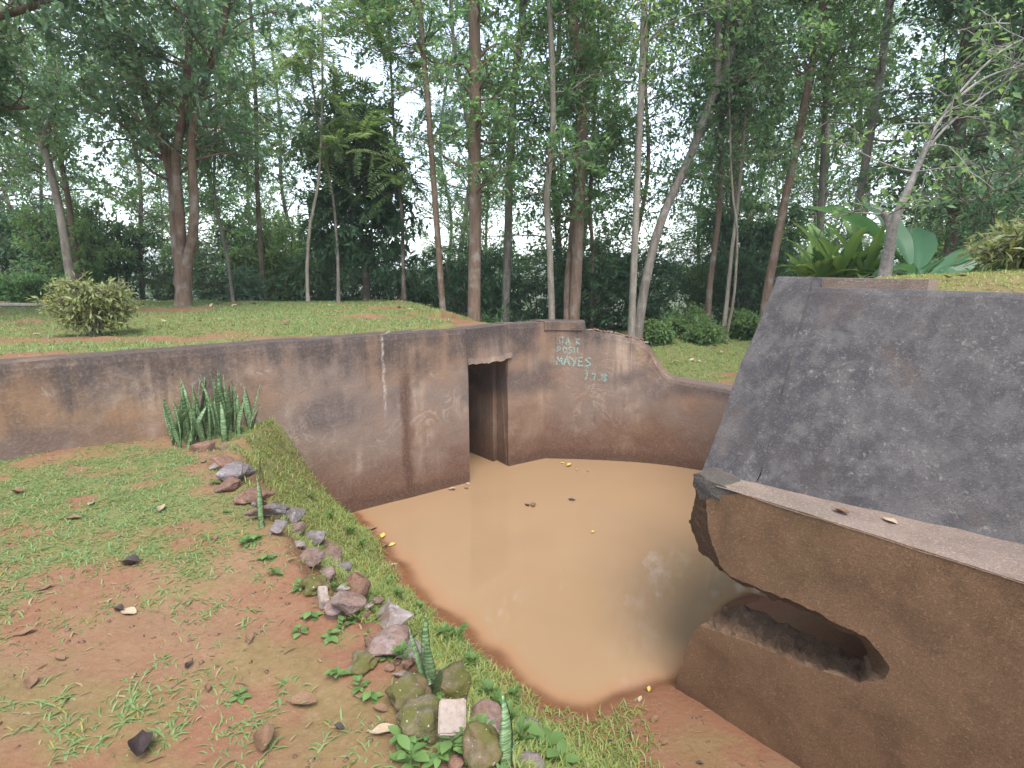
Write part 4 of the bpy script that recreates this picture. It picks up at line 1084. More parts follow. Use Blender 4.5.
for i, (x, Y) in enumerate(spots):
    k_ = [0, 0, 1, 2][int(r.integers(0, 4))]
    o = sh[k_] if not used[k_] else copy_tree(sh[k_]); used[k_] = True
    sc_ = r.uniform(.7, 1.15); o.location = (x, Y, ground_at(x, Y)); o.rotation_euler = (0, 0, r.uniform(0, 6.28)); o.scale = (sc_, sc_, sc_ * r.uniform(.75, 1.1)); o['label'] = slab_[k_]
# MARK_A
# ------------------------------------------------------------------ small things
def hit(px, py, zf=None):
    """where the line of sight at this bearing meets the ground"""
    r_ = ray(px, py); t = np.linspace(1.2, 14, 1400)
    Px, Py, Pz = r_[0] * t, r_[1] * t, CAM_Z + r_[2] * t
    g_ = np.maximum(ground_height(Px, Py)[0], 0.0)
    i = int(np.argmax(Pz <= g_)); return np.array([Px[i], Py[i], g_[i]]), float(t[i])
STONES = 'stones lining the edge of the bank'
S_ = [ # px, py, width px, height px, material, roundness, yaw, label (None = alike)
 (204, 447, 20, 12, 'rock_red', .3, .3, None), (223, 461, 22, 17, 'rock_red', .3, 1.0, 'red-brown stone at the foot of the snake plant clump'),
 (236, 473, 34, 20, 'rock_grey', .1, .2, 'large angular grey-pink stone below the snake plant clump'), (228, 486, 20, 12, 'rock_red', .4, .4, None),
 (212, 466, 14, 9, 'rock_pale', .2, .9, None), (257, 496, 26, 14, 'rock_red', .3, .5, None), (268, 511, 30, 18, 'rock_grey', .1, .7, 'grey angular stone behind the single yellowish snake plant blade'),
 (291, 517, 24, 13, 'rock_grey', .2, .2, None), (296, 529, 18, 11, 'rock_pink', .3, .2, None), (279, 530, 14, 9, 'rock_grey', .3, 1.2, None),
 (314, 536, 22, 15, 'rock_grey', .2, .1, None), (309, 556, 28, 24, 'rock_pink', .05, .5, 'flat-topped pinkish red stone with sharp edges'),
 (334, 555, 24, 16, 'rock_pink', .1, -.3, None), (343, 567, 17, 14, 'rock_grey', .3, .5, None), (328, 573, 15, 18, 'rock_pink', .4, .2, None),
 (316, 585, 22, 20, 'rock_moss', .7, .2, 'small mossy brown stone in the stone row'), (358, 583, 20, 34, 'rock_red', .4, .35, 'long brown stone lying along the bank edge'),
 (350, 601, 34, 22, 'rock_pink', .1, -.8, 'pointed pink stone with a pale tip'), (341, 588, 13, 10, 'rock_pale', .3, .2, None),
 (368, 606, 12, 9, 'rock_pale', .3, .2, None), (374, 645, 26, 18, 'rock_red', .2, .1, None), (391, 622, 46, 30, 'rock_pale', .0, .3, 'big jagged whitish pink rock in the stone row'),
 (390, 643, 36, 20, 'rock_pink', .1, .5, 'reddish slab stone leaning under the jagged whitish rock'), (409, 648, 24, 26, 'rock_grey', .1, .2, None),
 (401, 674, 13, 11, 'rock_pink', .3, .2, None), (409, 692, 34, 36, 'rock_moss', .8, .2, 'rounded mossy boulder with a grey patch beside the snake plant'), (422, 718, 38, 44, 'rock_moss', .8, .9, 'rounded mossy boulder touching the pale brick'),
 (446, 684, 42, 38, 'rock_moss', .7, .5, 'mossy boulder at the foot of the small snake plant'), (481, 722, 32, 34, 'rock_pink', .5, .4, 'brown-pink rounded stone beside the pale brick'),
 (484, 748, 34, 42, 'rock_moss', .8, .1, 'olive mossy boulder beside the tall single snake plant leaf'), (456, 764, 20, 13, 'rock_red', .4, .2, None),
 (528, 764, 26, 16, 'rock_grey', .2, .4, None), (531, 724, 17, 11, 'rock_grey', .2, .4, None), (365, 660, 24, 16, 'rock_moss', .6, .4, None),
 (245, 500, 18, 10, 'rock_red', .3, .2, None), (282, 508, 14, 9, 'rock_grey', .3, .9, None), (325, 545, 13, 9, 'rock_pink', .3, .4, None),
 (300, 545, 12, 8, 'rock_pale', .3, .6, None), (376, 600, 12, 9, 'rock_pink', .3, .6, None), (505, 752, 14, 10, 'rock_grey', .3, .6, None),
]
names = {'rock_red': 'red-brown', 'rock_grey': 'grey', 'rock_pink': 'pinkish', 'rock_pale': 'pale', 'rock_moss': 'mossy'}
for i, (px, py, w, h, mt, rd, yaw, lab) in enumerate(S_):
    p, t = hit(px, py + h * .3)
    sx = w * t / FPX * (1.45 if rd < .5 else 1.2); sy = sx * random.uniform(.75, 1.1) if h < w else sx * .9 * h / w; sz = max(.5 * sx, h * t / FPX * .9)
    o = obj('stone', rock_mesh('stone', M[mt], 400 + i, sx, sy, sz, rd), None, p + np.array([0, 0, sz * .27]), (random.uniform(-.2, .2), random.uniform(-.2, .2), yaw))
    tag(o, lab or ('small %s stone half sunk in the stone row along the bank' % names[mt]), 'stone', STONES)
rr_ = np.random.default_rng(41)
row_px = np.array([(206, 448), (232, 472), (262, 508), (295, 530), (318, 556), (338, 580), (356, 606), (384, 636), (404, 668), (428, 706), (470, 742), (512, 766)], float)
for i in range(58):
    u_ = rr_.random() * (len(row_px) - 1.001); q = row_px[int(u_)] * (1 - u_ % 1) + row_px[int(u_) + 1] * (u_ % 1) + rr_.normal(0, 8, 2)
    p, t = hit(*q); sx = rr_.uniform(.025, .085); mt = ['rock_red', 'rock_red', 'rock_pink', 'rock_grey', 'rock_red'][int(rr_.integers(0, 5))]
    o = obj('stone', rock_mesh('stone', M[mt], 700 + i, sx, sx * rr_.uniform(.6, 1), sx * rr_.uniform(.5, .9)), None, p + np.array([0, 0, sx * .12]), (rr_.uniform(-.4, .4), rr_.uniform(-.4, .4), rr_.uniform(0, 6)))
    tag(o, 'small %s stone half sunk in the stone row along the bank' % names[mt], 'stone', STONES)
# pale brick, bar and octagonal core
def bevel_box(name, sx, sy, sz, mat, bev=.006):
    bm = bmesh.new(); bmesh.ops.create_cube(bm, size=1)
    for v in bm.verts: v.co = Vector((v.co.x * sx, v.co.y * sy, v.co.z * sz))
    bmesh.ops.bevel(bm, geom=list(bm.edges), offset=bev, segments=2, affect='EDGES')
    bmesh.ops.subdivide_edges(bm, edges=[e for e in bm.edges if e.calc_length() > sx * .3], cuts=5, use_grid_fill=True)
    for v in bm.verts: v.co += Vector((mnoise.noise(v.co * 30), mnoise.noise(v.co * 30 + Vector((5, 0, 0))), mnoise.noise(v.co * 30 + Vector((0, 9, 0))))) * .004
    me = bpy.data.meshes.new(name); bm.to_mesh(me); bm.free(); me.materials.append(mat); return me
p, t = hit(453, 735); tag(obj('pale_brick', bevel_box('pale_brick', .095, .12, .11, M['brick']), None, p + np.array([0, 0, .05]), (.42, .0, .08)), 'pale speckled concrete brick standing between mossy boulders', 'brick')
p, t = hit(324, 604); tag(obj('pale_bar', bevel_box('pale_bar', .045, .125, .05, M['brick'], .004), None, p + np.array([0, 0, .035]), (.15, .1, .45)), 'short pale squared stone bar lying in the stone row', 'stone bar')
bm = bmesh.new(); bmesh.ops.create_cone(bm, cap_ends=True, segments=8, radius1=.05, radius2=.048, depth=.06); bmesh.ops.bevel(bm, geom=list(bm.edges), offset=.004, segments=2, affect='EDGES')
me = bpy.data.meshes.new('octagonal_core'); bm.to_mesh(me); bm.free(); me.materials.append(M['rock_pink'])
p, t = hit(335, 616); tag(obj('octagonal_core', me, None, p + np.array([0, 0, .03]), (.45, -.1, .3)), 'eight-sided pinkish concrete core touching the short pale bar', 'concrete core')

# ---- snake plants
def snake_leaf(L, W, bend, tw, seed):
    n = 12; V = []
    for i in range(n):
        t = i / (n - 1)
        w = W * (.55 + .9 * t * (1 - t) * 1.6) * (1 - t ** 5) if t < 1 else 0.0
        cx, cz = bend * L * t * t, L * t * (1 - .12 * abs(bend) * t)
        a = tw * t; ca, sa = math.cos(a), math.sin(a)
        for u, th in ((-.5, 0), (-.2, -.14), (.2, -.14), (.5, 0), (.18, -.02), (-.18, -.02)):
            lx, ly = u * w, th * w
            V.append((lx * ca - ly * sa + .01 * math.sin(t * 5 + seed), lx * sa + ly * ca + cx, cz))
    k = 6
    F = [(i * k + j, i * k + (j + 1) % k, (i + 1) * k + (j + 1) % k, (i + 1) * k + j) for i in range(n - 1) for j in range(k)] + [tuple(range(k)), tuple((n - 1) * k + q for q in range(k))[::-1]]
    return mesh_py('leaf', V, F, M['snake'], True)
sn_lib = [snake_leaf(1.0, .095, random.uniform(-.2, .35), random.uniform(-1.2, 1.2), q) for q in range(9)]
def snake_plant(label, base, leaves):
    root = tag(empty('snake_plant', base), label, 'snake plant', 'snake plants along the bank')
    for dx, dy, L, W, rz, tilt, tz in leaves:
        gz_ = ground_at(base[0] + dx, base[1] + dy) - base[2]
        o = obj('leaf', sn_lib[random.randrange(9)], root, (dx, dy, gz_ - .02), (tilt, 0, rz), (W / .095, W / .095, L))
    return root
b0, _ = hit(212, 440)
lv = []
for i in range(60):
    px = random.uniform(172, 250); q = (px - 172) / 78
    p, _ = hit(px, random.uniform(424, 450) - 8 * q)
    dd_ = (p[0] - A[0]) * WN[0] + (p[1] - A[1]) * WN[1]
    if dd_ > -.1: p[:2] -= WN * (dd_ + random.uniform(.1, .3))
    lv.append((p[0] - b0[0], p[1] - b0[1], random.uniform(.3, .66) * (.8 + .3 * math.sin(q * 3.1)), random.uniform(.048, .078), random.uniform(0, 6.28), random.gauss(0, .2), 0))
snake_plant('dense clump of tall snake plants against the long wall', b0, lv)
def small_snake(label, px, py, spec):
    b, t = hit(px, py); return snake_plant(label, b, [(dx, dy, L, W, rz, ti, 0) for dx, dy, L, W, rz, ti in spec])
small_snake('narrow dark snake plant blade by the grey-pink stone', 259, 478, [(0, 0, .24, .035, 1.2, .02), (.03, .01, .18, .03, 2.2, .1)])
small_snake('single yellowish snake plant blade in the stone row', 263, 528, [(0, 0, .36, .045, .6, -.05)])
small_snake('small snake plant with four banded leaves between mossy boulders', 428, 681, [(0, 0, .32, .042, .3, -.04), (.02, .01, .28, .05, -.4, .06), (-.02, .01, .27, .04, .9, -.12), (.03, 0, .27, .05, .3, .2), (.0, -.01, .12, .03, 1.5, -.3)])
small_snake('single broad snake plant leaf at the bottom of the stone row', 508, 775, [(0, 0, .27, .06, .25, -.1), (-.03, .02, .12, .03, 1.8, .2)])
small_snake('tiny snake plant shoot low on the bank', 470, 655, [(0, 0, .13, .022, .3, 0)])

# ---- weeds: rosettes of small leaves
def weed_mesh(seed, nleaf, L, W, el):
    r_ = np.random.default_rng(seed); V, F = [], []
    for i in range(nleaf):
        az = i * 2.4 + r_.uniform(-.3, .3); e = r_.uniform(*el); l = L * r_.uniform(.6, 1.15); hb = r_.uniform(0, .6) * L
        d_ = np.array([math.cos(az) * math.cos(e), math.sin(az) * math.cos(e), math.sin(e)]); sd_ = np.array([-math.sin(az), math.cos(az), 0]); b_ = len(V)
        for k_, (t, w) in enumerate(((.12, .06), (.35, .85), (.6, 1.0), (.85, .55), (1.0, .02))):
            c_ = np.array([0, 0, hb]) + d_ * l * t + np.array([0, 0, -.35 * l * t * t])
            V += [c_ - sd_ * W * l / L * w / 2 + np.array([0, 0, .1 * W * w]), c_, c_ + sd_ * W * l / L * w / 2 + np.array([0, 0, .1 * W * w])]
        for k_ in range(4):
            F += [(b_ + 3 * k_, b_ + 3 * k_ + 1, b_ + 3 * k_ + 4, b_ + 3 * k_ + 3), (b_ + 3 * k_ + 1, b_ + 3 * k_ + 2, b_ + 3 * k_ + 5, b_ + 3 * k_ + 4)]
    sv, sf = tubes_np(np.array([[[0, 0, -.02], [0, 0, L * .3], [0, 0, L * .62]]], float), np.array([[.003, .0025, .002]]), 5)
    return mesh_py('leaves', V, F, M['weed'], True), mesh_py('stem', sv, sf, M['weed'], True)
wlib = [weed_mesh(1, 9, .06, .026, (.1, .8)), weed_mesh(2, 12, .075, .03, (.2, 1.0)), weed_mesh(3, 7, .05, .03, (.0, .5)), weed_mesh(4, 16, .1, .02, (.6, 1.3)), weed_mesh(5, 6, .12, .06, (.1, .7))]
def weed(px, py, kind, sc_, label):
    p, t = hit(px, py); root = tag(empty('weed_plant', p, random.uniform(0, 6.28)), label, 'weed', 'weeds growing around the stones'); root.scale = (sc_,) * 3
    obj('leaf_rosette', wlib[kind][0], root); obj('stem', wlib[kind][1], root)
for px, py, k_, sc_, lab in (
 (404, 745, 1, 1.1, 'bright green weed beside the pale dry leaf'), (428, 742, 0, 1.0, None), (412, 766, 1, 1.2, None), (452, 752, 1, 1.2, 'bright green leafy weed in front of the pale brick'), (440, 766, 0, 1.1, None), (467, 762, 1, 1.0, None),
 (337, 678, 0, 1.1, 'bluish green weed standing alone on the bare soil'), (545, 750, 4, 1.3, 'large-leaved weed at the bottom of the bank'), (560, 762, 4, 1.0, None), (500, 712, 3, 1.4, None), (508, 728, 3, 1.5, None), (520, 745, 3, 1.3, None), (488, 700, 3, 1.2, None),
 (343, 628, 0, .9, None), (352, 618, 2, .9, None), (388, 660, 2, .8, None), (312, 618, 2, 1.2, None), (300, 590, 0, 1.0, None), (330, 640, 2, 1.1, None), (372, 700, 2, 1.0, None), (360, 690, 0, .9, None), (268, 560, 2, 1.2, None), (255, 540, 2, 1.2, None),
 (300, 635, 2, 1.0, None), (240, 700, 2, .9, None), (225, 480, 1, 1.0, None), (215, 485, 0, 1.0, None), (275, 575, 0, 1.0, None), (246, 545, 1, .9, None), (420, 612, 3, 1.0, None), (445, 640, 3, 1.2, None), (458, 642, 3, 1.5, 'leggy weed leaning out over the water'), (472, 668, 3, 1.1, None), (515, 700, 3, 1.0, None), (390, 588, 3, 1.0, None), (398, 598, 3, 1.0, None), (350, 535, 3, 1.1, None), (362, 548, 3, 1.0, None), (330, 520, 3, 1.0, None), (310, 500, 3, 1.0, None)):
    weed(px, py, k_, sc_, lab or ['small round-leaved weed among the stones', 'bushy bright weed at the foot of the stones', 'flat little weed on the bare red soil', 'grassy upright weed on the bank', 'large-leaved weed at the bottom of the bank beside another'][k_])

for i in range(34):
    u_ = rr_.random() * (len(row_px) - 1.001); q = row_px[int(u_)] * (1 - u_ % 1) + row_px[int(u_) + 1] * (u_ % 1) + rr_.normal(0, 12, 2)
    k_ = int(rr_.choice([0, 2, 2, 3])); weed(q[0], q[1], k_, rr_.uniform(.45, .8), ['small round-leaved weed among the stones', '', 'flat little weed on the bare red soil', 'grassy upright weed on the bank'][k_])
# ---- fallen leaves
def dead_leaf(L, W, curl, cup, mat, seed):
    r_ = np.random.default_rng(seed); n, m = 9, 5; V = []
    for i in range(n):
        t = i / (n - 1); w = W * math.sin(math.pi * min(1, .04 + .96 * t) ** .85) + .0015
        ang = curl * (t - .5)
        for j in range(m):
            u = j / (m - 1) - .5
            V.append((u * w, L * (t - .5), abs(u) ** 1.5 * cup * w * 2 + curl * .35 * L * (t - .5) ** 2 * 2 + .06 * W * math.sin(t * 9 + u * 5 + seed) + .004))
    sv = len(V); V += [(0.0015, -L * .5, .004), (-.0015, -L * .5, .004), (-.001, -L * .72, .012), (.001, -L * .72, .012)]
    return mesh_py('fallen_leaf', V, [tuple(f) for f in grid_faces(n, m)] + [(sv, sv + 1, sv + 2, sv + 3)], mat, True)
dl = {}
for k_, mt in (('brown', 'dry_brown'), ('dark', 'dry_dark'), ('pale', 'dry_pale'), ('yellow', 'dry_yellow')):
    dl[k_] = [dead_leaf(1, .5, c, u, M[mt], q) for q, (c, u) in enumerate(((.5, .5), (.9, .9), (.2, .3)))]
def leaf_at(p, kind, L, label, group='fallen leaves', v=None, rz=None, tilt=.12):
    o = obj('fallen_leaf', dl[kind][random.randrange(3) if v is None else v], None, p, (random.uniform(-tilt, tilt), random.uniform(-tilt, tilt), random.uniform(0, 6.28) if rz is None else rz), L)
    return tag(o, label, 'leaf', group)
for px, py, kind, L, lab, v, rz in (
 (142, 752, 'dark', .15, 'big curled blackish dead leaf on the bare soil', 1, .5), (383, 735, 'pale', .1, 'pale dry leaf with a small hole by the mossy boulder', 0, 1.9), (119, 612, 'dark', .07, 'small black curled leaf beside a white fleck', 1, 1.2), (128, 613, 'pale', .1, 'narrow tan leaf touching a small black leaf', 2, 1.3),
 (130, 566, 'dark', .13, 'dark withered leaf lying on thin grass', 1, 1.4), (302, 704, 'brown', .13, 'long tan-brown leaf on the soil near the mossy stone', 0, 1.4), (266, 742, 'brown', .14, 'brown curled leaf with a yellow edge on bare soil', 1, .3), (32, 684, 'brown', .09, 'orange-brown leaf at the trodden grass edge', 0, .6),
 (163, 511, 'pale', .1, 'whitish leaf standing out on the grass', 1, .2), (380, 711, 'brown', .07, 'rust-coloured leaf by the mossy boulder', 0, 1.1), (25, 634, 'brown', .08, None, 2, None), (190, 668, 'dark', .05, None, 1, None), (60, 660, 'brown', .06, None, 0, None),
 (18, 494, 'brown', .12, None, 1, None), (110, 602, 'pale', .03, None, 2, None), (46, 590, 'brown', .07, None, 2, None), (215, 540, 'brown', .08, None, 0, None), (92, 505, 'pale', .08, None, 0, None), (75, 520, 'brown', .1, None, 0, None), (250, 640, 'brown', .07, None, 0, None),
 (340, 732, 'dark', .05, None, 1, None), (208, 690, 'brown', .05, None, 1, None), (460, 662, 'brown', .07, None, 0, None), (372, 530, 'brown', .14, None, 0, None), (385, 548, 'brown', .1, None, 1, None), (630, 735, 'dark', .05, None, 1, None), (655, 720, 'brown', .08, None, 2, None), (610, 745, 'dark', .05, None, 1, None), (640, 700, 'pale', .06, None, 2, None), (665, 745, 'brown', .05, None, 1, None), (700, 765, 'dark', .04, None, 1, None)):
    p, t = hit(px, py); leaf_at(p + np.array([0, 0, .006]), kind, L, lab or {'brown': 'small brown fallen leaf on the ground near the pool', 'dark': 'small dark curled leaf on the ground near the pool', 'pale': 'small pale fallen leaf on the ground near the pool'}[kind], v=v, rz=rz)
for px, py, kind, L, lab in ((569, 466, 'yellow', .12, 'yellow leaf afloat below the stepped wall'), (562, 463, 'yellow', .08, None), (577, 470, 'pale', .06, None), (533, 505, 'brown', .13, 'brown leaf afloat in the middle of the pool'), (527, 505, 'dark', .09, None), (572, 500, 'dark', .1, None), (593, 532, 'yellow', .07, None), (588, 471, 'pale', .05, None), (468, 484, 'pale', .1, None), (452, 490, 'pale', .1, None), (383, 536, 'yellow', .12, 'yellow leaf at the water edge under the long wall'), (392, 545, 'yellow', .1, None), (394, 566, 'pale', .08, None), (649, 690, 'yellow', .06, None), (466, 488, 'brown', .08, None)):
    p = at_z(px, py, .004); leaf_at(p, kind, L, lab or ('small %s leaf floating on the muddy water' % kind), 'leaves on the water', tilt=.04)
for a_, b_, kind, L, lab in ((.86, .13, 'brown', .09, 'tan leaf on the dusty ledge'), (1.06, .2, 'pale', .08, 'cream curled leaf on the dusty ledge')):
    leaf_at(ab(a_, b_, ledge_z(a_) + .012), kind, L, lab, 'leaves on the block', rz=.4)
for px, py, kind, L in ((838, 288, 'pale', .12), (872, 286, 'dark', .12), (877, 284, 'yellow', .1), (948, 281, 'brown', .09), (962, 280, 'brown', .07)):
    for bb_ in np.linspace(.95, 2.2, 60):
        r_ = ray(px, py); q = r_ * ((L0 @ Nn + bb_) / (r_[:2] @ Nn)); a_ = (q[:2] - L0) @ D
        if CAM_Z + q[2] <= float(terrace_z(np.array([a_]), np.array([bb_]))[0]): break
    leaf_at((q[0], q[1], float(terrace_z(np.array([a_]), np.array([bb_]))[0]) + .02), kind, L, {'pale': 'pale leaf behind the sloping block rib', 'dark': 'black curled leaf by the white forked tree', 'yellow': 'yellow leaf lying by a black curled leaf', 'brown': 'brown leaf on the terrace grass'}[kind], 'leaves on the terrace')
r = np.random.default_rng(77)
n_ = 0
while n_ < 60:
    if r.random() < .62: x, y = r.uniform(-7, -.6), r.uniform(5.5, 11)
    else: x, y = r.uniform(1.6, 4.5), r.uniform(8.6, 12)
    if dens_u(np.array([x]), np.array([y]))[0] <= 0: continue
    kind = ['pale', 'brown', 'pale', 'pale'][int(r.integers(0, 4))]
    leaf_at((x, y, ground_at(x, y) + .035), kind, r.uniform(.06, .13), '%s dry leaf lying on the %s' % (kind, 'mound grass' if x < 0 else 'far lawn'), 'dry leaves on the lawns', tilt=.4); n_ += 1

# ---- pale spiky bush on the mound
p, t = hit(97, 336)
ss = []
for q in range(9):
    az = q * .7 + random.uniform(-.3, .3); e = random.uniform(.2, .52); hh = random.uniform(.36, .6)
    ss.append(stem_np([(p[0], p[1], p[2] - .05), (p[0] + e * .3 * math.cos(az), p[1] + e * .3 * math.sin(az), p[2] + .2), (p[0] + e * .8 * math.cos(az), p[1] + e * .8 * math.sin(az), p[2] + hh)], .012, .005, .1, False))
make_tree('mound_bush', 'pale yellowish green bush standing alone on the mound', None, p, ss, 'bark_dark', 'leaf_shrub', 'bush', br_from=.3, n_br=90, br_len=.27, n_tw=5, tw_len=.17, n_lf=12, leaf_len=.07, wr=.38, seed=71)
# low round bushes at the lawn edge
for i, (px, Y, sc_, leaf, lab) in enumerate(((705, 11.2, .5, 'leaf_light', 'round light green bush beyond the far lawn'), (658, 11.0, .45, 'leaf_light', 'green bush behind the sloping wall shoulder'), (746, 11.6, .6, 'leaf_light', 'mid green bush beside the sloping block edge'), (683, 11.9, .6, 'leaf_light', 'upright light green bush next to the round one'), (30, 11.5, .9, 'leaf_mid', 'green bush behind the pole rail'), (250, 12.5, .8, 'leaf_blue', 'bluish low bush behind the three-stemmed tree'), (490, 11.8, .8, 'leaf_mid', 'low green bush behind the doorway lintel'))):
    q = at_depth(px, 330, Y); g = ground_at(q[0], q[1]); ss = []
    for k_ in range(7):
        az = k_ * .9 + i + random.uniform(-.3, .3); e = random.uniform(.6, 1.4)
        ss.append(stem_np([(q[0], q[1], g - .05), (q[0] + .2 * sc_ * math.cos(az), q[1] + .2 * sc_ * math.sin(az), g + .3 * sc_), (q[0] + .42 * e * sc_ * math.cos(az), q[1] + .42 * e * sc_ * math.sin(az), g + .7 * sc_ * random.uniform(.6, 1.3))], .014, .006, .1, False))
    make_tree('low_bush', lab, 'low bushes at the lawn edge', (q[0], q[1], g), ss, 'bark_dark', leaf, 'bush', br_from=.15, n_br=60, br_len=.35 * sc_, n_tw=4, tw_len=.22, n_lf=10, leaf_len=.1, wr=.45, seed=500 + i)
# pole rail at the back of the mound
rail = tag(empty('pole_rail', (-8.5, 9.6, 2.1)), 'low rail made of a pale weathered pole on short stakes', 'rail')
q0, q1 = at_depth(-60, 306, 9.8), at_depth(67, 305, 10.2)
v_, f_ = tubes_np(smooth_path([q0, (q0 + q1) / 2 + np.array([0, 0, .012]), q1], .2)[None] - np.array(rail.location), np.full((1, len(smooth_path([q0, (q0 + q1) / 2, q1], .2))), .035), 8)
obj('pole', mesh_np('pole', v_, f_, np.full(len(f_), 4), M['wood'], True), rail)
for t_ in (.12, .5, .93):
    q = q0 + (q1 - q0) * t_; g = ground_at(q[0], q[1] + .05)
    v_, f_ = tubes_np(np.array([[[q[0], q[1] + .06, g - .15], [q[0], q[1] + .06, q[2] + .05]]]) - np.array(rail.location), np.array([[.03, .026]]), 7)
    obj('stake', mesh_np('stake', v_, f_, np.full(len(f_), 4), M['wood'], True), rail)

# ---- terrace plants: broad banana-like leaves, lance-leaved clumps, trailing vine shrub
def broad_leaf(L, W, rise, droop, seed, wavy=.06, mat='banana'):
    n, m = 18, 7; V = []; r_ = random.Random(seed)
    for i in range(n):
        t = i / (n - 1); x = L * t; z = rise * L * t - droop * L * t * t
        w = W * (max(0, math.sin(math.pi * min(1, max(0, (t - .12) / .88)) ** .75))) + .012
        for j in range(m):
            u = (j / (m - 1) - .5) * 2
            V.append((x - .1 * abs(u) * w, u * w / 2, z + .22 * w * abs(u) + wavy * W * math.sin(t * 22 + seed) * abs(u) * .6))
    return mesh_py('leaf', V, [tuple(f) for f in grid_faces(n, m)], M[mat], True)
def ter(px, py, b_):
    r_ = ray(px, py); q = r_ * ((L0 @ Nn + b_) / (r_[:2] @ Nn)); a_ = (q[:2] - L0) @ D
    return np.array([q[0], q[1], float(terrace_z(np.array([a_]), np.array([b_]))[0])])
def leafy(name, label, base, specs, mat='banana'):
    root = tag(empty(name, base), label, 'plant')
    for i, (az, L, W, rise, droop, tilt) in enumerate(specs):
        obj('leaf', broad_leaf(L, W, rise, droop, i * 3 + int(base[0] * 10), mat=mat), root, (0, 0, -.02), (tilt, 0, az))
    return root
b0 = ter(918, 280, 3.15)
leafy('broad_leaf_plant', 'big banana-like plant with long arching glossy leaves behind the white forked tree', b0, [(2.6, 1.0, .28, 1.3, .55, .3), (-.1, 1.7, .22, .42, .12, -.2), (-.2, 1.1, .24, .35, .28, .5), (1.9, .7, .28, 1.6, .5, 0), (.7, .62, .2, .9, .8, 0), (3.3, .5, .2, .9, .9, 0), (-.7, .5, .28, .3, .5, .3), (1.2, .9, .26, 1.0, .4, .2), (.25, 1.1, .22, .55, .3, .2), (-2.0, .4, .26, .5, .7, 0)])
for i, (px, b_, k_, lab) in enumerate(((822, 2.9, .34, 'lance-leaved green plant nearest the rib of the sloping block'), (840, 3.0, .44, 'taller lance-leaved green plant left of the white forked tree'), (864, 3.1, .42, 'spreading lance-leaved plant beside the white forked tree'), (808, 3.1, .3, 'small lance-leaved plant at the outer corner of the terrace'))):
    r_ = random.Random(i + 3)
    leafy('lance_leaf_plant', lab, ter(px, 279, b_), [(q * 2.4 + r_.random(), k_ * r_.uniform(.6, 1.15), .085 * r_.uniform(.8, 1.3), r_.uniform(.5, 2.0), r_.uniform(.3, .9), 0) for q in range(17)], 'weed')
for i, (px, b_, sc_, leaf, lab) in enumerate(((1040, 2.7, .6, 'leaf_shrub', 'pale trailing vine shrub heaped at the terrace edge'), (1090, 2.5, .7, 'leaf_shrub', 'pale vine shrub further along the terrace edge'), (975, 4.3, 1.0, 'leaf_dark', 'dark shrub behind the banana-like plant'), (880, 3.6, 1.0, 'leaf_mid', 'leafy green shrub behind the white forked tree'), (1020, 4.3, 1.4, 'leaf_dark', 'tall dark shrub behind the pale vine shrub'))):
    q = ter(px, 275, b_); ss = []
    for k_ in range(8):
        az = k_ * .8 + i
        ss.append(stem_np([(q[0], q[1], q[2] - .05), (q[0] + .2 * sc_ * math.cos(az), q[1] + .2 * sc_ * math.sin(az), q[2] + .22 * sc_), (q[0] + .45 * sc_ * math.cos(az), q[1] + .45 * sc_ * math.sin(az), q[2] + (.3 if leaf == 'leaf_shrub' else .7) * sc_)], .012, .005, .1, False))
    make_tree('terrace_shrub', lab, None, q, ss, 'bark_dark', leaf, 'shrub', br_from=.15, n_br=70, br_len=.35 * sc_, n_tw=4, tw_len=.25, n_lf=9, leaf_len=.09, wr=.3, seed=600 + i)


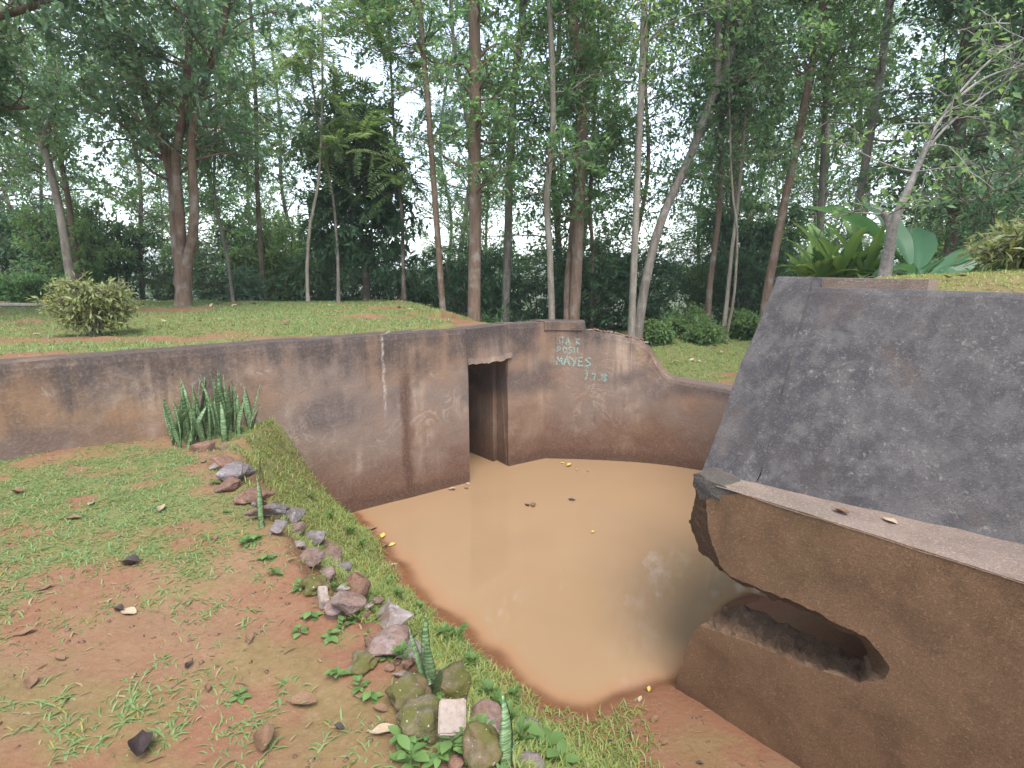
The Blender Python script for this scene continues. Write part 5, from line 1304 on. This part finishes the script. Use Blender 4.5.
# ------------------------------------------------------------------ clods and litter on the soil
def clods(name, label, x, y, z, smin, smax, mat):
    n = len(x); o8 = np.array([(1, 0, 0), (-1, 0, 0), (0, 1, 0), (0, -1, 0), (0, 0, 1), (0, 0, -1)], float)
    V = o8[None] * rng.uniform(.6, 1.2, (n, 6, 1)) + rng.normal(0, .25, (n, 6, 3))
    V *= (rng.uniform(0, 1, n) ** 2.5 * (smax - smin) + smin)[:, None, None]; V[:, :, 2] *= .7
    V += np.stack([x, y, z], 1)[:, None]
    T = np.array([(0, 2, 4), (2, 1, 4), (1, 3, 4), (3, 0, 4), (2, 0, 5), (1, 2, 5), (3, 1, 5), (0, 3, 5)])
    F = (T[None] + (np.arange(n) * 6)[:, None, None]).reshape(-1, 3)
    return tag(obj(name, mesh_np(name, V.reshape(-1, 3), F, np.full(len(F), 3), mat)), label, 'soil', kind='stuff')
x, y = scatter(-4.6, 1.6, 1.2, 5.8, 5200, lambda x, y: inpoly(x, y, basin_poly) & ~inpoly(x, y, pool_poly) & (fbm(x * 2, y * 2) + .25 * np.exp(-polydist(x, y, crest) / .25) > .5))
clods('soil_clods', 'crumbs of red soil and grit on the bare ground', x, y, ground_height(x, y)[0], .003, .017, M['rock_red'])
x, y = scatter(-4.6, 1.6, 1.2, 5.8, 2600, lambda x, y: inpoly(x, y, basin_poly) & ~inpoly(x, y, pool_poly))
x, y = x[::2], y[::2]
V, T = blades(np.stack([x, y, ground_height(x, y)[0] + .006], 1), rng.uniform(.02, .08, len(x)), rng.uniform(.003, .011, len(x)), rng.uniform(-.02, .15, len(x)))
tag(obj('leaf_litter', mesh_np('leaf_litter', V, T, np.full(len(T), 3), leaf_mat('dry_litter', (.16, .1, .055), (.34, .25, .15), .15, .8))), 'thin dry straw and leaf scraps over the soil', 'litter', kind='stuff')

# ------------------------------------------------------------------ thin volume added to lift the grove's darks like a glare veil
n_ = NT('glare_veil')
pv = n_.t.nodes.new('ShaderNodeVolumePrincipled'); pv.inputs['Color'].default_value = (.9, .97, 1.0, 1); pv.inputs['Density'].default_value = .0012
n_.link(pv.outputs[0], n_.out.inputs['Volume'])
hz = [(x_, y_, z_) for x_ in (-1300, 1300) for y_ in (-1300, 1300) for z_ in (-12, 24)]
hm = fix_normals(mesh_py('added_haze', hz, [(0, 1, 3, 2), (4, 5, 7, 6), (0, 1, 5, 4), (2, 3, 7, 6), (0, 2, 6, 4), (1, 3, 7, 5)], n_.m))
tag(obj('added_haze', hm), kind='stuff')
